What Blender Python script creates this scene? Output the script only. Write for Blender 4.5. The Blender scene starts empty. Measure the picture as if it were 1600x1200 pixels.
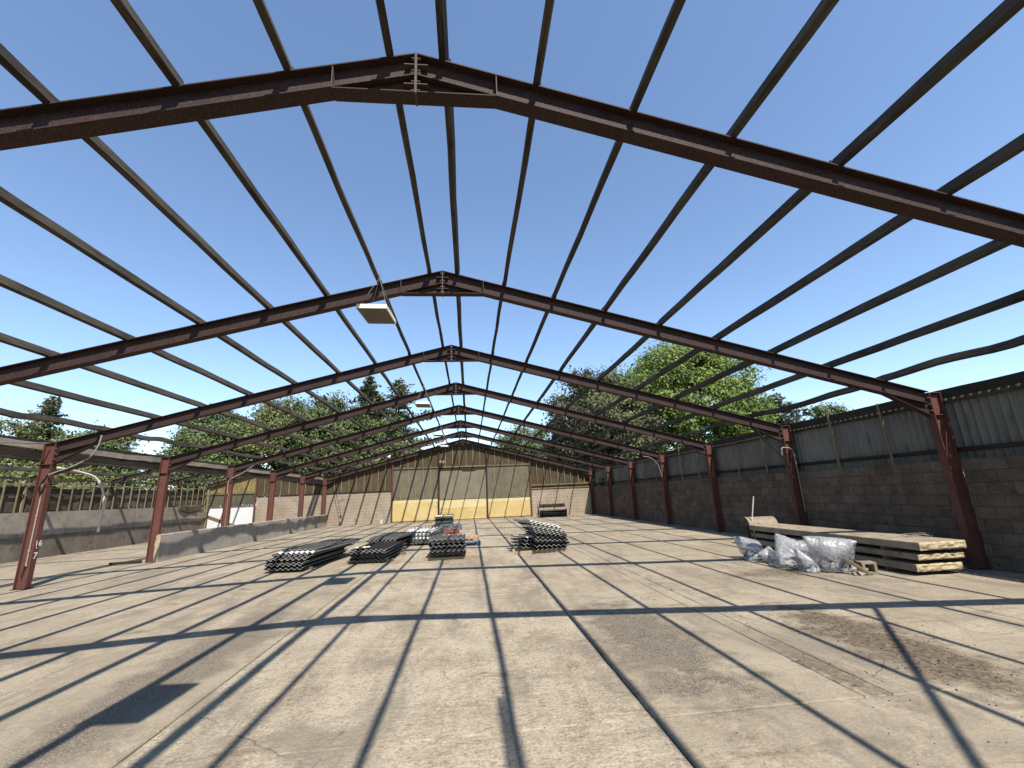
import bpy, math, random
from mathutils import Vector, Matrix, noise
R = random.Random(7)
rad = math.radians
scn = bpy.context.scene
COL = scn.collection

# ------------------------------------------------------------------ camera
cam = bpy.data.cameras.new('camera')
cam.sensor_width = 36.0
cam.lens = 36.0 * 681.608 / 1600.0
cam.clip_start = 0.05
cam.clip_end = 3000
camo = bpy.data.objects.new('camera', cam)
COL.objects.link(camo)
PIT, YAW, ROL = rad(14.1523), rad(5.9746), rad(-2.407)
fwd = Vector((math.sin(YAW) * math.cos(PIT), math.cos(YAW) * math.cos(PIT), math.sin(PIT)))
rt = Vector((math.cos(YAW), -math.sin(YAW), 0))
up = rt.cross(fwd)
rt2 = rt * math.cos(ROL) + up * math.sin(ROL)
up2 = -rt * math.sin(ROL) + up * math.cos(ROL)
camo.matrix_world = Matrix(((rt2.x, up2.x, -fwd.x, 0), (rt2.y, up2.y, -fwd.y, 0), (rt2.z, up2.z, -fwd.z, 1.792), (0, 0, 0, 1)))
scn.camera = camo

# ------------------------------------------------------------------ sky and sun
SUN = Vector((0.262, -0.66, 1.0)).normalized()
ELEV = math.asin(SUN.z)
AZ = math.atan2(SUN.x, SUN.y)
world = bpy.data.worlds.new('World')
scn.world = world
world.use_nodes = True
wn = world.node_tree
bg = wn.nodes['Background']
sky = wn.nodes.new('ShaderNodeTexSky')
sky.sky_type = 'NISHITA'
sky.sun_disc = False
sky.sun_elevation = ELEV
sky.sun_rotation = AZ
sky.altitude = 0
sky.air_density = 1.0
sky.dust_density = 0.1
sky.ozone_density = 2.4
wn.links.new(sky.outputs[0], bg.inputs[0])
bg.inputs[1].default_value = 0.121
sl = bpy.data.lights.new('sun', 'SUN')
sl.energy = 5.0
sl.angle = rad(0.53)
sl.color = (1.0, 0.94, 0.85)
so = bpy.data.objects.new('sun', sl)
COL.objects.link(so)
so.rotation_euler = (-SUN).to_track_quat('-Z', 'Y').to_euler()
scn.view_settings.view_transform = 'Standard'
scn.view_settings.look = 'None'
scn.view_settings.gamma = 1.0
scn.view_settings.use_curve_mapping = False
scn.view_settings.exposure = 0.98
scn.render.engine = 'CYCLES'


# ------------------------------------------------------------------ mesh helpers
class MB:
    def __init__(s):
        s.v = []; s.f = []; s.mi = []; s.m = 0

    def add(s, vs, fs):
        o = len(s.v)
        s.v += [tuple(p) for p in vs]
        for f in fs:
            s.f.append(tuple(i + o for i in f)); s.mi.append(s.m)
        return s

    def box(s, x0, x1, y0, y1, z0, z1):
        return s.add([(x0, y0, z0), (x1, y0, z0), (x1, y1, z0), (x0, y1, z0), (x0, y0, z1), (x1, y0, z1), (x1, y1, z1), (x0, y1, z1)],
                     [(0, 3, 2, 1), (4, 5, 6, 7), (0, 1, 5, 4), (1, 2, 6, 5), (2, 3, 7, 6), (3, 0, 4, 7)])

    def prism(s, pts, y0, y1):
        """pts: (x,z) outline, extruded along y"""
        n = len(pts)
        vs = [(x, y0, z) for x, z in pts] + [(x, y1, z) for x, z in pts]
        fs = [tuple(range(n)), tuple(range(2 * n - 1, n - 1, -1))]
        fs += [(i, i + n, (i + 1) % n + n, (i + 1) % n) for i in range(n)]
        return s.add(vs, fs)

    def bar(s, p0, p1, w, h, upv=(0, 0, 1)):
        """rectangular bar between two points, w across, h along up"""
        p0, p1 = Vector(p0), Vector(p1)
        d = (p1 - p0).normalized()
        u = Vector(upv); sd = d.cross(u).normalized(); u = sd.cross(d)
        a, b = sd * w / 2, u * h / 2
        return s.add([p0 - a - b, p0 + a - b, p0 + a + b, p0 - a + b, p1 - a - b, p1 + a - b, p1 + a + b, p1 - a + b],
                     [(0, 1, 2, 3), (7, 6, 5, 4), (0, 4, 5, 1), (1, 5, 6, 2), (2, 6, 7, 3), (3, 7, 4, 0)])

    def tube(s, pts, r, n=8, caps=True):
        pts = [Vector(p) for p in pts]
        rs = r if isinstance(r, (list, tuple)) else [r] * len(pts)
        rings = []
        prev = None
        for i, p in enumerate(pts):
            d = (pts[min(i + 1, len(pts) - 1)] - pts[max(i - 1, 0)]).normalized()
            u = Vector((0, 0, 1)) if abs(d.z) < .95 else Vector((1, 0, 0))
            if prev is not None: u = prev
            sd = d.cross(u).normalized(); u = sd.cross(d).normalized(); prev = u
            rings.append([p + (sd * math.cos(2 * math.pi * k / n) + u * math.sin(2 * math.pi * k / n)) * rs[i] for k in range(n)])
        vs = [q for g in rings for q in g]
        fs = []
        for i in range(len(pts) - 1):
            for k in range(n):
                fs.append((i * n + k, i * n + (k + 1) % n, (i + 1) * n + (k + 1) % n, (i + 1) * n + k))
        if caps:
            fs.append(tuple(range(n - 1, -1, -1))); b = (len(pts) - 1) * n; fs.append(tuple(range(b, b + n)))
        return s.add(vs, fs)

    def mesh(s, name, mats, smooth=False):
        me = bpy.data.meshes.new(name)
        me.from_pydata(s.v, [], s.f)
        for m in (mats if isinstance(mats, (list, tuple)) else [mats]): me.materials.append(m)
        if any(s.mi): me.polygons.foreach_set('material_index', s.mi)
        if smooth: me.polygons.foreach_set('use_smooth', [True] * len(s.f))
        me.update()
        return me

    def build(s, name, mats, parent=None, smooth=False):
        return link(name, s.mesh(name, mats, smooth), parent)


def link(name, me, parent=None, loc=None, rot=None, scale=None):
    o = bpy.data.objects.new(name, me)
    COL.objects.link(o)
    if parent is not None: o.parent = parent
    if loc is not None: o.location = loc
    if rot is not None: o.rotation_euler = rot
    if scale is not None: o.scale = scale
    return o


def tag(o, label=None, cat=None, group=None, kind=None):
    if label: o['label'] = label
    if cat: o['category'] = cat
    if group: o['group'] = group
    if kind: o['kind'] = kind
    return o


def thing(name, label, cat, loc=(0, 0, 0), group=None, rz=0.0):
    o = link(name, None, None, loc, (0, 0, rz))
    o.empty_display_size = .2
    return tag(o, label, cat, group)


def copy_tree(o, parent=None):
    c = o.copy(); COL.objects.link(c); c.parent = parent
    for ch in list(o.children): copy_tree(ch, c)
    return c


# ------------------------------------------------------------------ material helpers
KA = 0.46      # one overall albedo level for every material colour below


class NT:
    def __init__(s, name):
        s.m = bpy.data.materials.new(name); s.m.use_nodes = True
        s.t = s.m.node_tree; s.b = s.t.nodes['Principled BSDF']
        s.b.inputs['Specular IOR Level'].default_value = .25
        s._pos = None

    def n(s, ty, **k):
        nd = s.t.nodes.new(ty)
        for a, b in k.items(): setattr(nd, a, b)
        return nd

    def l(s, a, b): s.t.links.new(a, b)

    def pos(s, obj=False):
        if obj: return s.n('ShaderNodeTexCoord').outputs['Object']
        if s._pos is None: s._pos = s.n('ShaderNodeNewGeometry').outputs['Position']
        return s._pos

    def mapd(s, vec, sc=(1, 1, 1), rot=(0, 0, 0), loc=(0, 0, 0)):
        m = s.n('ShaderNodeMapping'); s.l(vec, m.inputs[0])
        m.inputs['Scale'].default_value = sc; m.inputs['Rotation'].default_value = rot; m.inputs['Location'].default_value = loc
        return m.outputs[0]

    def noise(s, scale, vec=None, detail=4, rough=.6, dist=0):
        t = s.n('ShaderNodeTexNoise'); t.inputs['Scale'].default_value = scale
        t.inputs['Detail'].default_value = detail; t.inputs['Roughness'].default_value = rough; t.inputs['Distortion'].default_value = dist
        s.l(vec if vec is not None else s.pos(), t.inputs['Vector'])
        return t.outputs['Fac']

    def vor(s, scale, vec=None, feature='F1', out='Distance', rnd=1):
        t = s.n('ShaderNodeTexVoronoi', feature=feature); t.inputs['Scale'].default_value = scale
        t.inputs['Randomness'].default_value = rnd
        s.l(vec if vec is not None else s.pos(), t.inputs['Vector'])
        return t.outputs[out]

    def ramp(s, fac, stops, interp='LINEAR'):
        r = s.n('ShaderNodeValToRGB'); e = r.color_ramp.elements; r.color_ramp.interpolation = interp
        while len(e) < len(stops): e.new(.5)
        for q, (p, c) in zip(e, stops):
            q.position = p; q.color = tuple(v * KA for v in c) + (1,) if not isinstance(c, (int, float)) else (c, c, c, 1)
        s.l(fac, r.inputs[0]); return r.outputs[0]

    def mix(s, fac, a, b, mode='MIX'):
        m = s.n('ShaderNodeMix', data_type='RGBA', blend_type=mode)
        for sock, val in ((m.inputs[0], fac), (m.inputs[6], a), (m.inputs[7], b)):
            if isinstance(val, (int, float)): sock.default_value = val
            elif isinstance(val, tuple): sock.default_value = tuple(v * KA for v in val) + (1,)
            else: s.l(val, sock)
        return m.outputs[2]

    def math(s, op, a, b=0.0, c=None, clamp=False):
        m = s.n('ShaderNodeMath', operation=op); m.use_clamp = clamp
        for i, val in enumerate((a, b) if c is None else (a, b, c)):
            if isinstance(val, (int, float)): m.inputs[i].default_value = val
            else: s.l(val, m.inputs[i])
        return m.outputs[0]

    def rnd(s): return s.n('ShaderNodeObjectInfo').outputs['Random']

    def col(s, c):
        if isinstance(c, tuple): s.b.inputs['Base Color'].default_value = tuple(c) + (1,)
        else: s.l(c, s.b.inputs['Base Color'])

    def rough(s, r):
        if isinstance(r, (int, float)): s.b.inputs['Roughness'].default_value = r
        else: s.l(r, s.b.inputs['Roughness'])

    def bump(s, h, strength=.5, dist=.01, prev=None):
        b = s.n('ShaderNodeBump'); b.inputs['Strength'].default_value = strength; b.inputs['Distance'].default_value = dist
        s.l(h, b.inputs['Height'])
        if prev is not None: s.l(prev, b.inputs['Normal'])
        s.l(b.outputs[0], s.b.inputs['Normal']); return b.outputs[0]


def dirty(name, c1, c2, scale=3.0, fine=40, rough=.85, bump=.4, bd=.006, vary=.25, stretch=(1, 1, 1), c3=None, spec=.2):
    """mottled two or three colour surface with per-object variation"""
    t = NT(name)
    p = t.mapd(t.pos(), stretch)
    a = t.noise(scale, p, 5, .65)
    f = t.noise(fine, p, 3, .6)
    mixf = t.math('ADD', t.math('MULTIPLY', a, .75), t.math('MULTIPLY', f, .25))
    c = t.ramp(mixf, [(.36, c1), (.64, c2)])
    if c3: c = t.mix(t.ramp(t.noise(scale * 2.3, p, 5, .7), [(.56, 0.0), (.70, 1.0)]), c, c3)
    hs = t.n('ShaderNodeHueSaturation'); t.l(c, hs.inputs['Color'])
    t.l(t.math('MULTIPLY_ADD', t.rnd(), vary, 1 - vary / 2), hs.inputs['Value'])
    t.col(hs.outputs[0]); t.rough(rough)
    t.b.inputs['Specular IOR Level'].default_value = spec
    if bump: t.bump(f, bump, bd)
    return t.m


M = {}


def mk_steel(name, c1, c2, c3):
    t = NT(name)
    a = t.noise(1.7, None, 5, .65)
    f = t.noise(85, None, 3, .7)
    c = t.ramp(a, [(.35, c1), (.68, c2)])
    c = t.mix(t.ramp(f, [(.50, 0.0), (.66, .75)]), c, c3)
    r = t.noise(9, None, 5, .75)
    c = t.mix(t.ramp(r, [(.60, 0.0), (.72, .8)]), c, (.045, .022, .016))
    t.col(c); t.rough(.75); t.b.inputs['Specular IOR Level'].default_value = .25
    t.bump(f, .35, .003)
    return t.m


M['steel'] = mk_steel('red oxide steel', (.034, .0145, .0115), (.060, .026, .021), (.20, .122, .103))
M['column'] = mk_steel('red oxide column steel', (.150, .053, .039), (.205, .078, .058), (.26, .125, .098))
M['plate'] = mk_steel('bare grey plate steel', (.13, .085, .075), (.16, .11, .095), (.2, .14, .12))


def mk_wood(name, c1, c2, ax='y', bump=.5, vary=.35, rough=.9, knots=True):
    t = NT(name)
    st = {'x': (.9, 14, 14), 'y': (14, .9, 14), 'z': (14, 14, .9)}[ax]
    p = t.mapd(t.pos(), st)
    g = t.noise(2.0, p, 6, .7, 1.2)
    b = t.noise(1.3, None, 4, .6)
    c = t.ramp(t.math('ADD', t.math('MULTIPLY', g, .7), t.math('MULTIPLY', b, .3)), [(.34, c1), (.62, c2)])
    hs = t.n('ShaderNodeHueSaturation'); t.l(c, hs.inputs['Color'])
    t.l(t.math('MULTIPLY_ADD', t.rnd(), vary, 1 - vary / 2), hs.inputs['Value'])
    t.col(hs.outputs[0]); t.rough(rough); t.b.inputs['Specular IOR Level'].default_value = .15
    t.bump(g, bump, .006)
    return t.m


M['timber_y'] = mk_wood('weathered timber', (.024, .0205, .017), (.165, .142, .112), 'y')
M['timber_x'] = mk_wood('weathered timber across', (.17, .12, .075), (.36, .27, .17), 'x')
M['timber_z'] = mk_wood('pale batten timber', (.26, .20, .12), (.46, .37, .23), 'z')
M['batten_dark'] = mk_wood('old batten timber', (.12, .095, .06), (.25, .2, .13), 'z')
M['board'] = mk_wood('brown weathered boarding', (.060, .044, .024), (.165, .125, .07), 'z', .7, .2)
M['boardy'] = mk_wood('straw brown boarding', (.09, .065, .028), (.42, .31, .13), 'z', .7, .5)
M['oldbeam'] = mk_wood('crumbling pale beam', (.28, .225, .16), (.78, .67, .51), 'y', 1.0)
M['darkbeam'] = mk_wood('dark old beam', (.03, .024, .018), (.085, .068, .05), 'y', .7)
M['fresh'] = mk_wood('fresh sawn timber', (.48, .33, .18), (.72, .55, .34), 'x', .3, .3)
M['block'] = dirty('concrete block', (.15, .114, .086), (.27, .214, .166), 2.2, 55, .95, .6, .006, .35, c3=(.10, .076, .057))  # same block as the gable, side wall shade put into its colour
M['litblock'] = dirty('sunlit gable block', (.44, .35, .25), (.62, .51, .38), .9, 30, .95, .6, .006, .2, c3=(.36, .27, .19))  # paler copy of the side wall block, sunlight put into its colour
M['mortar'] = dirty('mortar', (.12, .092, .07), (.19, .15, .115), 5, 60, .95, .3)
M['litmortar'] = dirty('gable mortar', (.27, .22, .17), (.36, .3, .24), 5, 60, .95, .3)  # paler copy of the mortar, sunlight in its colour as in the block
M['panel'] = dirty('cast concrete panel', (.38, .325, .255), (.62, .545, .445), 1.1, 45, .9, .35, .004, .12, c3=(.31, .245, .18))
M['panellow'] = dirty('dirty cast concrete panel', (.20, .165, .125), (.36, .31, .245), 1.3, 45, .9, .4, .004, .12, c3=(.16, .125, .085))
M['lowwall'] = dirty('grey cast wall', (.50, .45, .375), (.70, .645, .55), 1.6, 45, .9, .4, .004, .15, c3=(.36, .31, .245))
M['slabedge'] = dirty('broken yellow concrete', (.56, .42, .22), (.92, .78, .53), 9, 70, .9, 1.0, .02, .25)
M['slab'] = dirty('cast panel face', (.30, .238, .160), (.52, .435, .32), 2.6, 60, .9, .4, .004, .2, c3=(.15, .115, .075))
M['fibre'] = dirty('fibre cement cladding', (.24, .232, .21), (.38, .37, .335), 1.5, 30, .9, .2, .003, .2, stretch=(1, 1, .35), c3=(.17, .16, .14))
M['osb'] = dirty('yellow board', (.80, .58, .22), (.96, .74, .34), 1.2, 22, .75, .15, .002, .1, c3=(.70, .48, .17))
M['osbpale'] = dirty('pale yellow board', (.92, .74, .35), (1.0, .84, .46), 1.2, 22, .75, .15, .002, .06)
M['greysheet'] = dirty('grey boarded sheet', (.26, .225, .15), (.36, .315, .22), 1.2, 30, .8, .15, .002, .1)
M['sidesheet'] = dirty('dull brown grey sheet', (.175, .15, .098), (.26, .225, .155), 1.6, 30, .8, .15, .002, .12, c3=(.14, .115, .075))
M['greendoor'] = dirty('olive grey sheet', (.115, .11, .075), (.18, .17, .12), 1.2, 30, .8, .15, .002, .15)
M['whitesheet'] = dirty('white sheet', (.95, .96, .95), (1.1, 1.1, 1.08), 1.0, 30, .6, .1, .002, .05)
M['net'] = dirty('brown debris netting', (.10, .078, .052), (.27, .22, .155), 2.2, 30, .95, .6, .02, .25)
M['lampwhite'] = dirty('cream enamel', (1.1, 1.07, .88), (1.3, 1.26, 1.08), 4, 50, .5, .05, .001, .05)
M['lampglass'] = dirty('dusty diffuser', (.16, .148, .10), (.24, .222, .155), 3, 50, .5, .05, .001, .05)
M['wire'] = dirty('grey wire', (.30, .28, .24), (.4, .38, .33), 9, 60, .6, 0)
M['conduit'] = dirty('pale conduit', (.42, .37, .30), (.58, .53, .46), 9, 60, .6, 0)
M['pipe'] = dirty('white pipe', (.85, .78, .68), (1.1, 1.03, .92), 9, 60, .5, 0)
M['black'] = dirty('black rubber', (.012, .012, .012), (.03, .028, .026), 9, 60, .8, .4)
M['bristle'] = dirty('black bristle', (.01, .009, .01), (.035, .03, .032), 30, 90, .9, 1, .03)
M['paint'] = dirty('white paint', (1.5, 1.5, 1.46), (1.6, 1.6, 1.55), 9, 60, .7, 0)
M['grass'] = dirty('rough grass', (.06, .075, .025), (.11, .12, .05), .6, 8, .95, .5, .05, 0)
M['gutter'] = dirty('dark gutter', (.035, .032, .028), (.07, .062, .052), 3, 40, .7, .3)
M['redpaint'] = dirty('red pallet paint', (.30, .05, .04), (.42, .09, .07), 6, 40, .8, .2, .003, .2)
M['bluepaint'] = dirty('blue pallet paint', (.05, .14, .30), (.12, .24, .42), 6, 40, .8, .2, .003, .3)
M['greypaint'] = dirty('faded blue grey pallet', (.16, .2, .23), (.3, .34, .36), 6, 40, .8, .2, .003, .3)
M['sheetdark'] = dirty('black weathered sheet', (.008, .008, .0075), (.03, .029, .027), 5, 60, .9, .4, .004, .4, c3=(.07, .067, .06))
M['sheetgrey'] = dirty('grey weathered sheet', (.05, .05, .047), (.15, .147, .137), 5, 60, .9, .4, .004, .4, c3=(.06, .058, .052))
M['sheetedge'] = dirty('pale broken sheet edge', (.80, .77, .70), (1.1, 1.06, .98), 8, 60, .9, .3, .003, .2)
M['sheetpale'] = dirty('pale sheet underside', (.80, .78, .72), (1.05, 1.02, .95), 5, 60, .85, .2, .003, .25, c3=(.4, .39, .36))
M['bark'] = dirty('bark', (.05, .04, .03), (.11, .09, .07), 4, 30, .95, .8, .02, .1)


def mk_floor():
    t = NT('old farm concrete')
    P = t.pos()
    big = t.noise(.42, None, 4, .6, .6)
    med = t.noise(2.6, None, 6, .68, .4)
    fine = t.noise(38, None, 4, .7)
    streak = t.noise(1.1, t.mapd(P, (2.6, .5, 1), (0, 0, .12)), 5, .7, .8)
    f = t.math('ADD', t.math('ADD', t.math('MULTIPLY', big, .38), t.math('MULTIPLY', med, .34)), t.math('MULTIPLY', streak, .28))
    c = t.ramp(f, [(.38, (.27, .212, .143)), (.46, (.47, .387, .275)), (.54, (.60, .505, .368)), (.63, (.67, .57, .425))])
    c = t.mix(t.ramp(fine, [(.50, .0), (.64, .55)]), c, (.76, .66, .505))
    c = t.mix(t.ramp(fine, [(.36, .65), (.47, 0.0)]), c, (.25, .205, .155))
    grit = t.noise(14, None, 5, .75)
    c = t.mix(t.ramp(grit, [(.37, .55), (.47, 0.0)]), c, (.24, .195, .145))
    c = t.mix(t.ramp(grit, [(.55, .0), (.66, .45)]), c, (.70, .60, .46))
    sx = t.n('ShaderNodeSeparateXYZ'); t.l(P, sx.inputs[0])
    X, Y = sx.outputs[0], sx.outputs[1]

    # the middle lane keeps a sandy skin, the lanes either side are greyer and dirtier
    lane = t.ramp(t.math('DIVIDE', t.math('ABSOLUTE', t.math('ADD', X, .575)), 4.0), [(.495, 0.0), (.51, 1.0)])
    c = t.mix(t.math('MULTIPLY', lane, t.ramp(t.noise(.55, None, 5, .7, .8), [(.36, .10), (.60, .75)])), c, (.43, .358, .258))
    scuff = t.ramp(t.noise(1.9, t.mapd(P, (.55, 2.4, 1), (0, 0, .15)), 6, .78, 1.0), [(.54, 0.0), (.64, .75)])
    c = t.mix(t.math('MULTIPLY', scuff, t.ramp(t.noise(.33, None, 3), [(.44, .15), (.58, 1.0)])), c, (.19, .148, .103))

    def blob(cx, cy, rx, ry, lo, hi, rough=.9, ns=1.3):
        a = t.math('POWER', t.math('DIVIDE', t.math('SUBTRACT', X, cx), rx), 2)
        b = t.math('POWER', t.math('DIVIDE', t.math('SUBTRACT', Y, cy), ry), 2)
        d = t.math('ADD', t.math('SQRT', t.math('ADD', a, b)), t.math('MULTIPLY', t.math('SUBTRACT', t.noise(ns, None, 5, .75), .5), rough * 2))
        return t.ramp(d, [(lo, 1.0), (hi, 0.0)])
    # exposed aggregate bands
    agg = t.mix(t.ramp(t.vor(60), [(.12, 0.0), (.5, 1.0)]), (.55, .48, .385), (.17, .14, .105))
    c = t.mix(t.math('MULTIPLY', blob(2.15, 5.8, .80, 2.3, .5, 1.3, 1.3, 2.6), .9), c, agg)
    c = t.mix(t.math('MULTIPLY', blob(-3.3, 6.2, .55, 3.2, .6, 1.15), .8), c, agg)
    # dirt and old manure stains
    dirt = t.mix(t.ramp(t.noise(16, None, 6, .8), [(.40, 0.0), (.60, 1.0)]), (.075, .052, .034), (.30, .235, .165))
    c = t.mix(t.math('MULTIPLY', blob(4.6, 5.0, .72, 2.0, .5, 1.2, 1.1, 2.2), .95), c, dirt)
    c = t.mix(t.math('MULTIPLY', blob(6.6, 9.2, 1.5, .7, .35, 1.0, 1.0), .75), c, dirt)
    c = t.mix(t.math('MULTIPLY', blob(-6.2, 7.2, 1.6, 1.0, .35, 1.1, 1.2), .35), c, dirt)
    c = t.mix(t.math('MULTIPLY', blob(3.48, 4.7, .22, 1.1, .4, 1.0, 1.3, 4.0), .85), c, dirt)
    dusty = t.ramp(t.noise(.8, t.mapd(P, (1, .45, 1), (0, 0, .5)), 6, .7, 1.5), [(.50, 0.0), (.62, .7)])
    c = t.mix(dusty, c, (.30, .25, .19))
    # hairline cracks
    wob = t.n('ShaderNodeVectorMath', operation='ADD')
    nt = t.n('ShaderNodeTexNoise'); nt.inputs['Scale'].default_value = 2.5; nt.inputs['Detail'].default_value = 5; t.l(P, nt.inputs[0])
    sc = t.n('ShaderNodeVectorMath', operation='SCALE'); sc.inputs['Scale'].default_value = .45; t.l(nt.outputs['Color'], sc.inputs[0])
    t.l(P, wob.inputs[0]); t.l(sc.outputs[0], wob.inputs[1])
    cr = t.ramp(t.vor(.33, wob.outputs[0], 'DISTANCE_TO_EDGE'), [(.0012, 1.0), (.0030, 0.0)])
    crm = t.math('MULTIPLY', cr, t.ramp(t.noise(.9, None, 2), [(.50, 0.0), (.58, .7)]))
    c = t.mix(crm, c, (.09, .072, .055))
    # dark specks
    sp = t.ramp(t.vor(9), [(.045, 1.0), (.075, 0.0)])
    c = t.mix(t.math('MULTIPLY', sp, t.ramp(t.noise(.7, None, 3), [(.48, 0.0), (.6, .8)])), c, (.075, .058, .042))
    t.col(c); t.rough(.93); t.b.inputs['Specular IOR Level'].default_value = .12
    rip = t.noise(9.5, t.mapd(P, (.9, 1.7, 1), (0, 0, .5)), 4, .6, 1.2)
    ripm = t.math('MULTIPLY', rip, t.ramp(t.math('ABSOLUTE', t.math('ADD', X, .55)), [(.42, 1.0), (.5, .25)]))
    ripm2 = t.math('MULTIPLY', t.math('SUBTRACT', rip, .5), t.ramp(t.math('DIVIDE', t.math('ABSOLUTE', t.math('ADD', X, .5)), 4.2), [(.42, 1.0), (.52, .3)]))
    b1 = t.bump(ripm2, .5, .04)
    h = t.math('ADD', t.math('MULTIPLY', med, .6), t.math('MULTIPLY', fine, .4))
    t.bump(h, .8, .018, b1)
    return t.m


M['floor'] = mk_floor()


def mk_leaf(name, c1, c2, c3=None, trans=.25):
    t = NT(name)
    f = t.noise(1.1, None, 4, .7)
    g = t.noise(9, None, 2, .6)
    c = t.ramp(t.math('ADD', t.math('MULTIPLY', f, .55), t.math('MULTIPLY', g, .45)), [(.36, c1), (.64, c2)])
    if c3: c = t.mix(t.ramp(t.noise(.35, None, 3), [(.5, 0.0), (.62, .8)]), c, c3)
    t.col(c); t.rough(.55); t.b.inputs['Specular IOR Level'].default_value = .3
    tr = t.n('ShaderNodeBsdfTranslucent'); t.l(c, tr.inputs[0])
    mx = t.n('ShaderNodeMixShader'); mx.inputs[0].default_value = trans
    t.l(t.b.outputs[0], mx.inputs[1]); t.l(tr.outputs[0], mx.inputs[2])
    t.l(mx.outputs[0], t.t.nodes['Material Output'].inputs[0])
    return t.m


def mk_bag():
    t = NT('clear polythene')
    P = t.pos(True)
    cre = t.vor(9, t.mapd(P, (1, 1, .6)), 'DISTANCE_TO_EDGE')
    n1 = t.noise(6, t.mapd(P, (1, 1, .5)), 4, .6, 1.5)
    c = t.ramp(t.noise(3.2, P, 4, .6), [(.36, (.60, .62, .66)), (.52, (.82, .82, .83)), (.68, (1.05, 1.05, 1.03))])
    t.col(c); t.rough(.27); t.b.inputs['Specular IOR Level'].default_value = .5
    b1 = t.bump(t.ramp(cre, [(0.0, 1.0), (.25, 0.0)]), .35, .018)
    t.bump(n1, .4, .05, b1)
    tr = t.n('ShaderNodeBsdfTransparent'); tr.inputs[0].default_value = (.9, .91, .92, 1)
    mx = t.n('ShaderNodeMixShader'); t.l(t.ramp(t.noise(2.6, P, 3), [(.36, .34), (.64, .62)]), mx.inputs[0])
    t.l(t.b.outputs[0], mx.inputs[1]); t.l(tr.outputs[0], mx.inputs[2])
    t.l(mx.outputs[0], t.t.nodes['Material Output'].inputs[0])
    return t.m


M['bag'] = mk_bag()
M['rubbish'] = dirty('grey blue rubbish', (.05, .06, .09), (.22, .22, .23), 5, 30, .8, .5, .02, .1, c3=(.4, .38, .35))


def mk_translucent():
    t = NT('translucent roof sheet')
    t.col((.8, .84, .86)); t.rough(.4)
    tr = t.n('ShaderNodeBsdfTranslucent'); tr.inputs[0].default_value = (.86, .9, .92, 1)
    mx = t.n('ShaderNodeMixShader'); mx.inputs[0].default_value = .7
    t.l(t.b.outputs[0], mx.inputs[1]); t.l(tr.outputs[0], mx.inputs[2])
    t.l(mx.outputs[0], t.t.nodes['Material Output'].inputs[0])
    return t.m


M['translucent'] = mk_translucent()

def sim_bag(seed, w, d, frames, pressure, rx, n=40):
    """a plastic pouch let fall on the floor as cloth; returns the slumped, creased mesh resting at z=0"""
    rr = random.Random(seed); vs = []; idx = {}
    for side in (0, 1):
        for i in range(n + 1):
            for j in range(n + 1):
                if side and (i in (0, n) or j in (0, n)):
                    idx[(1, i, j)] = idx[(0, i, j)]; continue
                u, v = i / n - .5, j / n - .5
                h = .10 * math.sqrt(max(0, (1 - 4 * u * u) * (1 - 4 * v * v)))
                idx[(side, i, j)] = len(vs)
                vs.append((u * w + rr.uniform(-.004, .004), v * d + rr.uniform(-.004, .004), (h if side == 0 else -h) + rr.uniform(-.004, .004)))
    fs = []
    for side in (0, 1):
        for i in range(n):
            for j in range(n):
                q = [idx[(side, i, j)], idx[(side, i + 1, j)], idx[(side, i + 1, j + 1)], idx[(side, i, j + 1)]]
                fs.append(q if side == 0 else q[::-1])
    me = bpy.data.meshes.new('film'); me.from_pydata(vs, [], fs); me.update()
    o = link('film', me, None, (0, 0, .5), (rad(rx), rad(rr.uniform(-15, 15)), rr.uniform(0, 6)))
    cm = o.modifiers.new('c', 'CLOTH'); st = cm.settings
    st.quality = 6; st.mass = .12; st.tension_stiffness = 25; st.compression_stiffness = 25; st.shear_stiffness = 10
    st.bending_stiffness = .015; st.air_damping = 1.5; st.shrink_min = -.25; st.shrink_max = -.25
    st.use_pressure = True; st.uniform_pressure_force = pressure
    cm.collision_settings.use_self_collision = False; cm.collision_settings.distance_min = .008
    gp = bpy.data.meshes.new('g'); gp.from_pydata([(-3, -3, 0), (3, -3, 0), (3, 3, 0), (-3, 3, 0)], [], [(0, 1, 2, 3)])
    gr = link('g', gp); gr.modifiers.new('k', 'COLLISION')
    cm.point_cache.frame_start = 1; cm.point_cache.frame_end = frames
    for f in range(1, frames + 1): scn.frame_set(f)
    m2 = bpy.data.meshes.new_from_object(o.evaluated_get(bpy.context.evaluated_depsgraph_get())); m2.transform(o.matrix_world)
    bpy.data.objects.remove(o); bpy.data.objects.remove(gr)
    scn.frame_set(1)
    zs = min(v.co.z for v in m2.vertices)
    cx = sum(v.co.x for v in m2.vertices) / len(m2.vertices); cy = sum(v.co.y for v in m2.vertices) / len(m2.vertices)
    for v in m2.vertices: v.co.x -= cx; v.co.y -= cy; v.co.z -= zs - .003
    m2.polygons.foreach_set('use_smooth', [True] * len(m2.polygons))
    return m2


# ------------------------------------------------------------------ layout numbers (metres)
B = 4.5682
FY = [3.7163 + B * i for i in range(-1, 7)] + [35.80]      # frames 0..8
XA, ZA = -0.481, 6.306
XR, ZR = 9.887, 3.539
XL, ZL = -10.959, 3.636
SR = (ZA - ZR) / (XR - XA)
SLF = (ZA - ZL) / (XA - XL)


def roofz(x):
    return ZA - SR * (x - XA) if x > XA else ZA - SLF * (XA - x)


XLS, XRS = -19.65, -11.25                                     # left shed
XLRID, ZLRID, ZLE = -16.0, 4.385, 3.40


def lroofz(x):
    return ZLRID - ((XLRID - x) * .27 if x < XLRID else (x - XLRID) * .208)


def lfloor(x):
    return -.17 * max(0, (-11.4 - x)) / (19.65 - 11.4)


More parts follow.
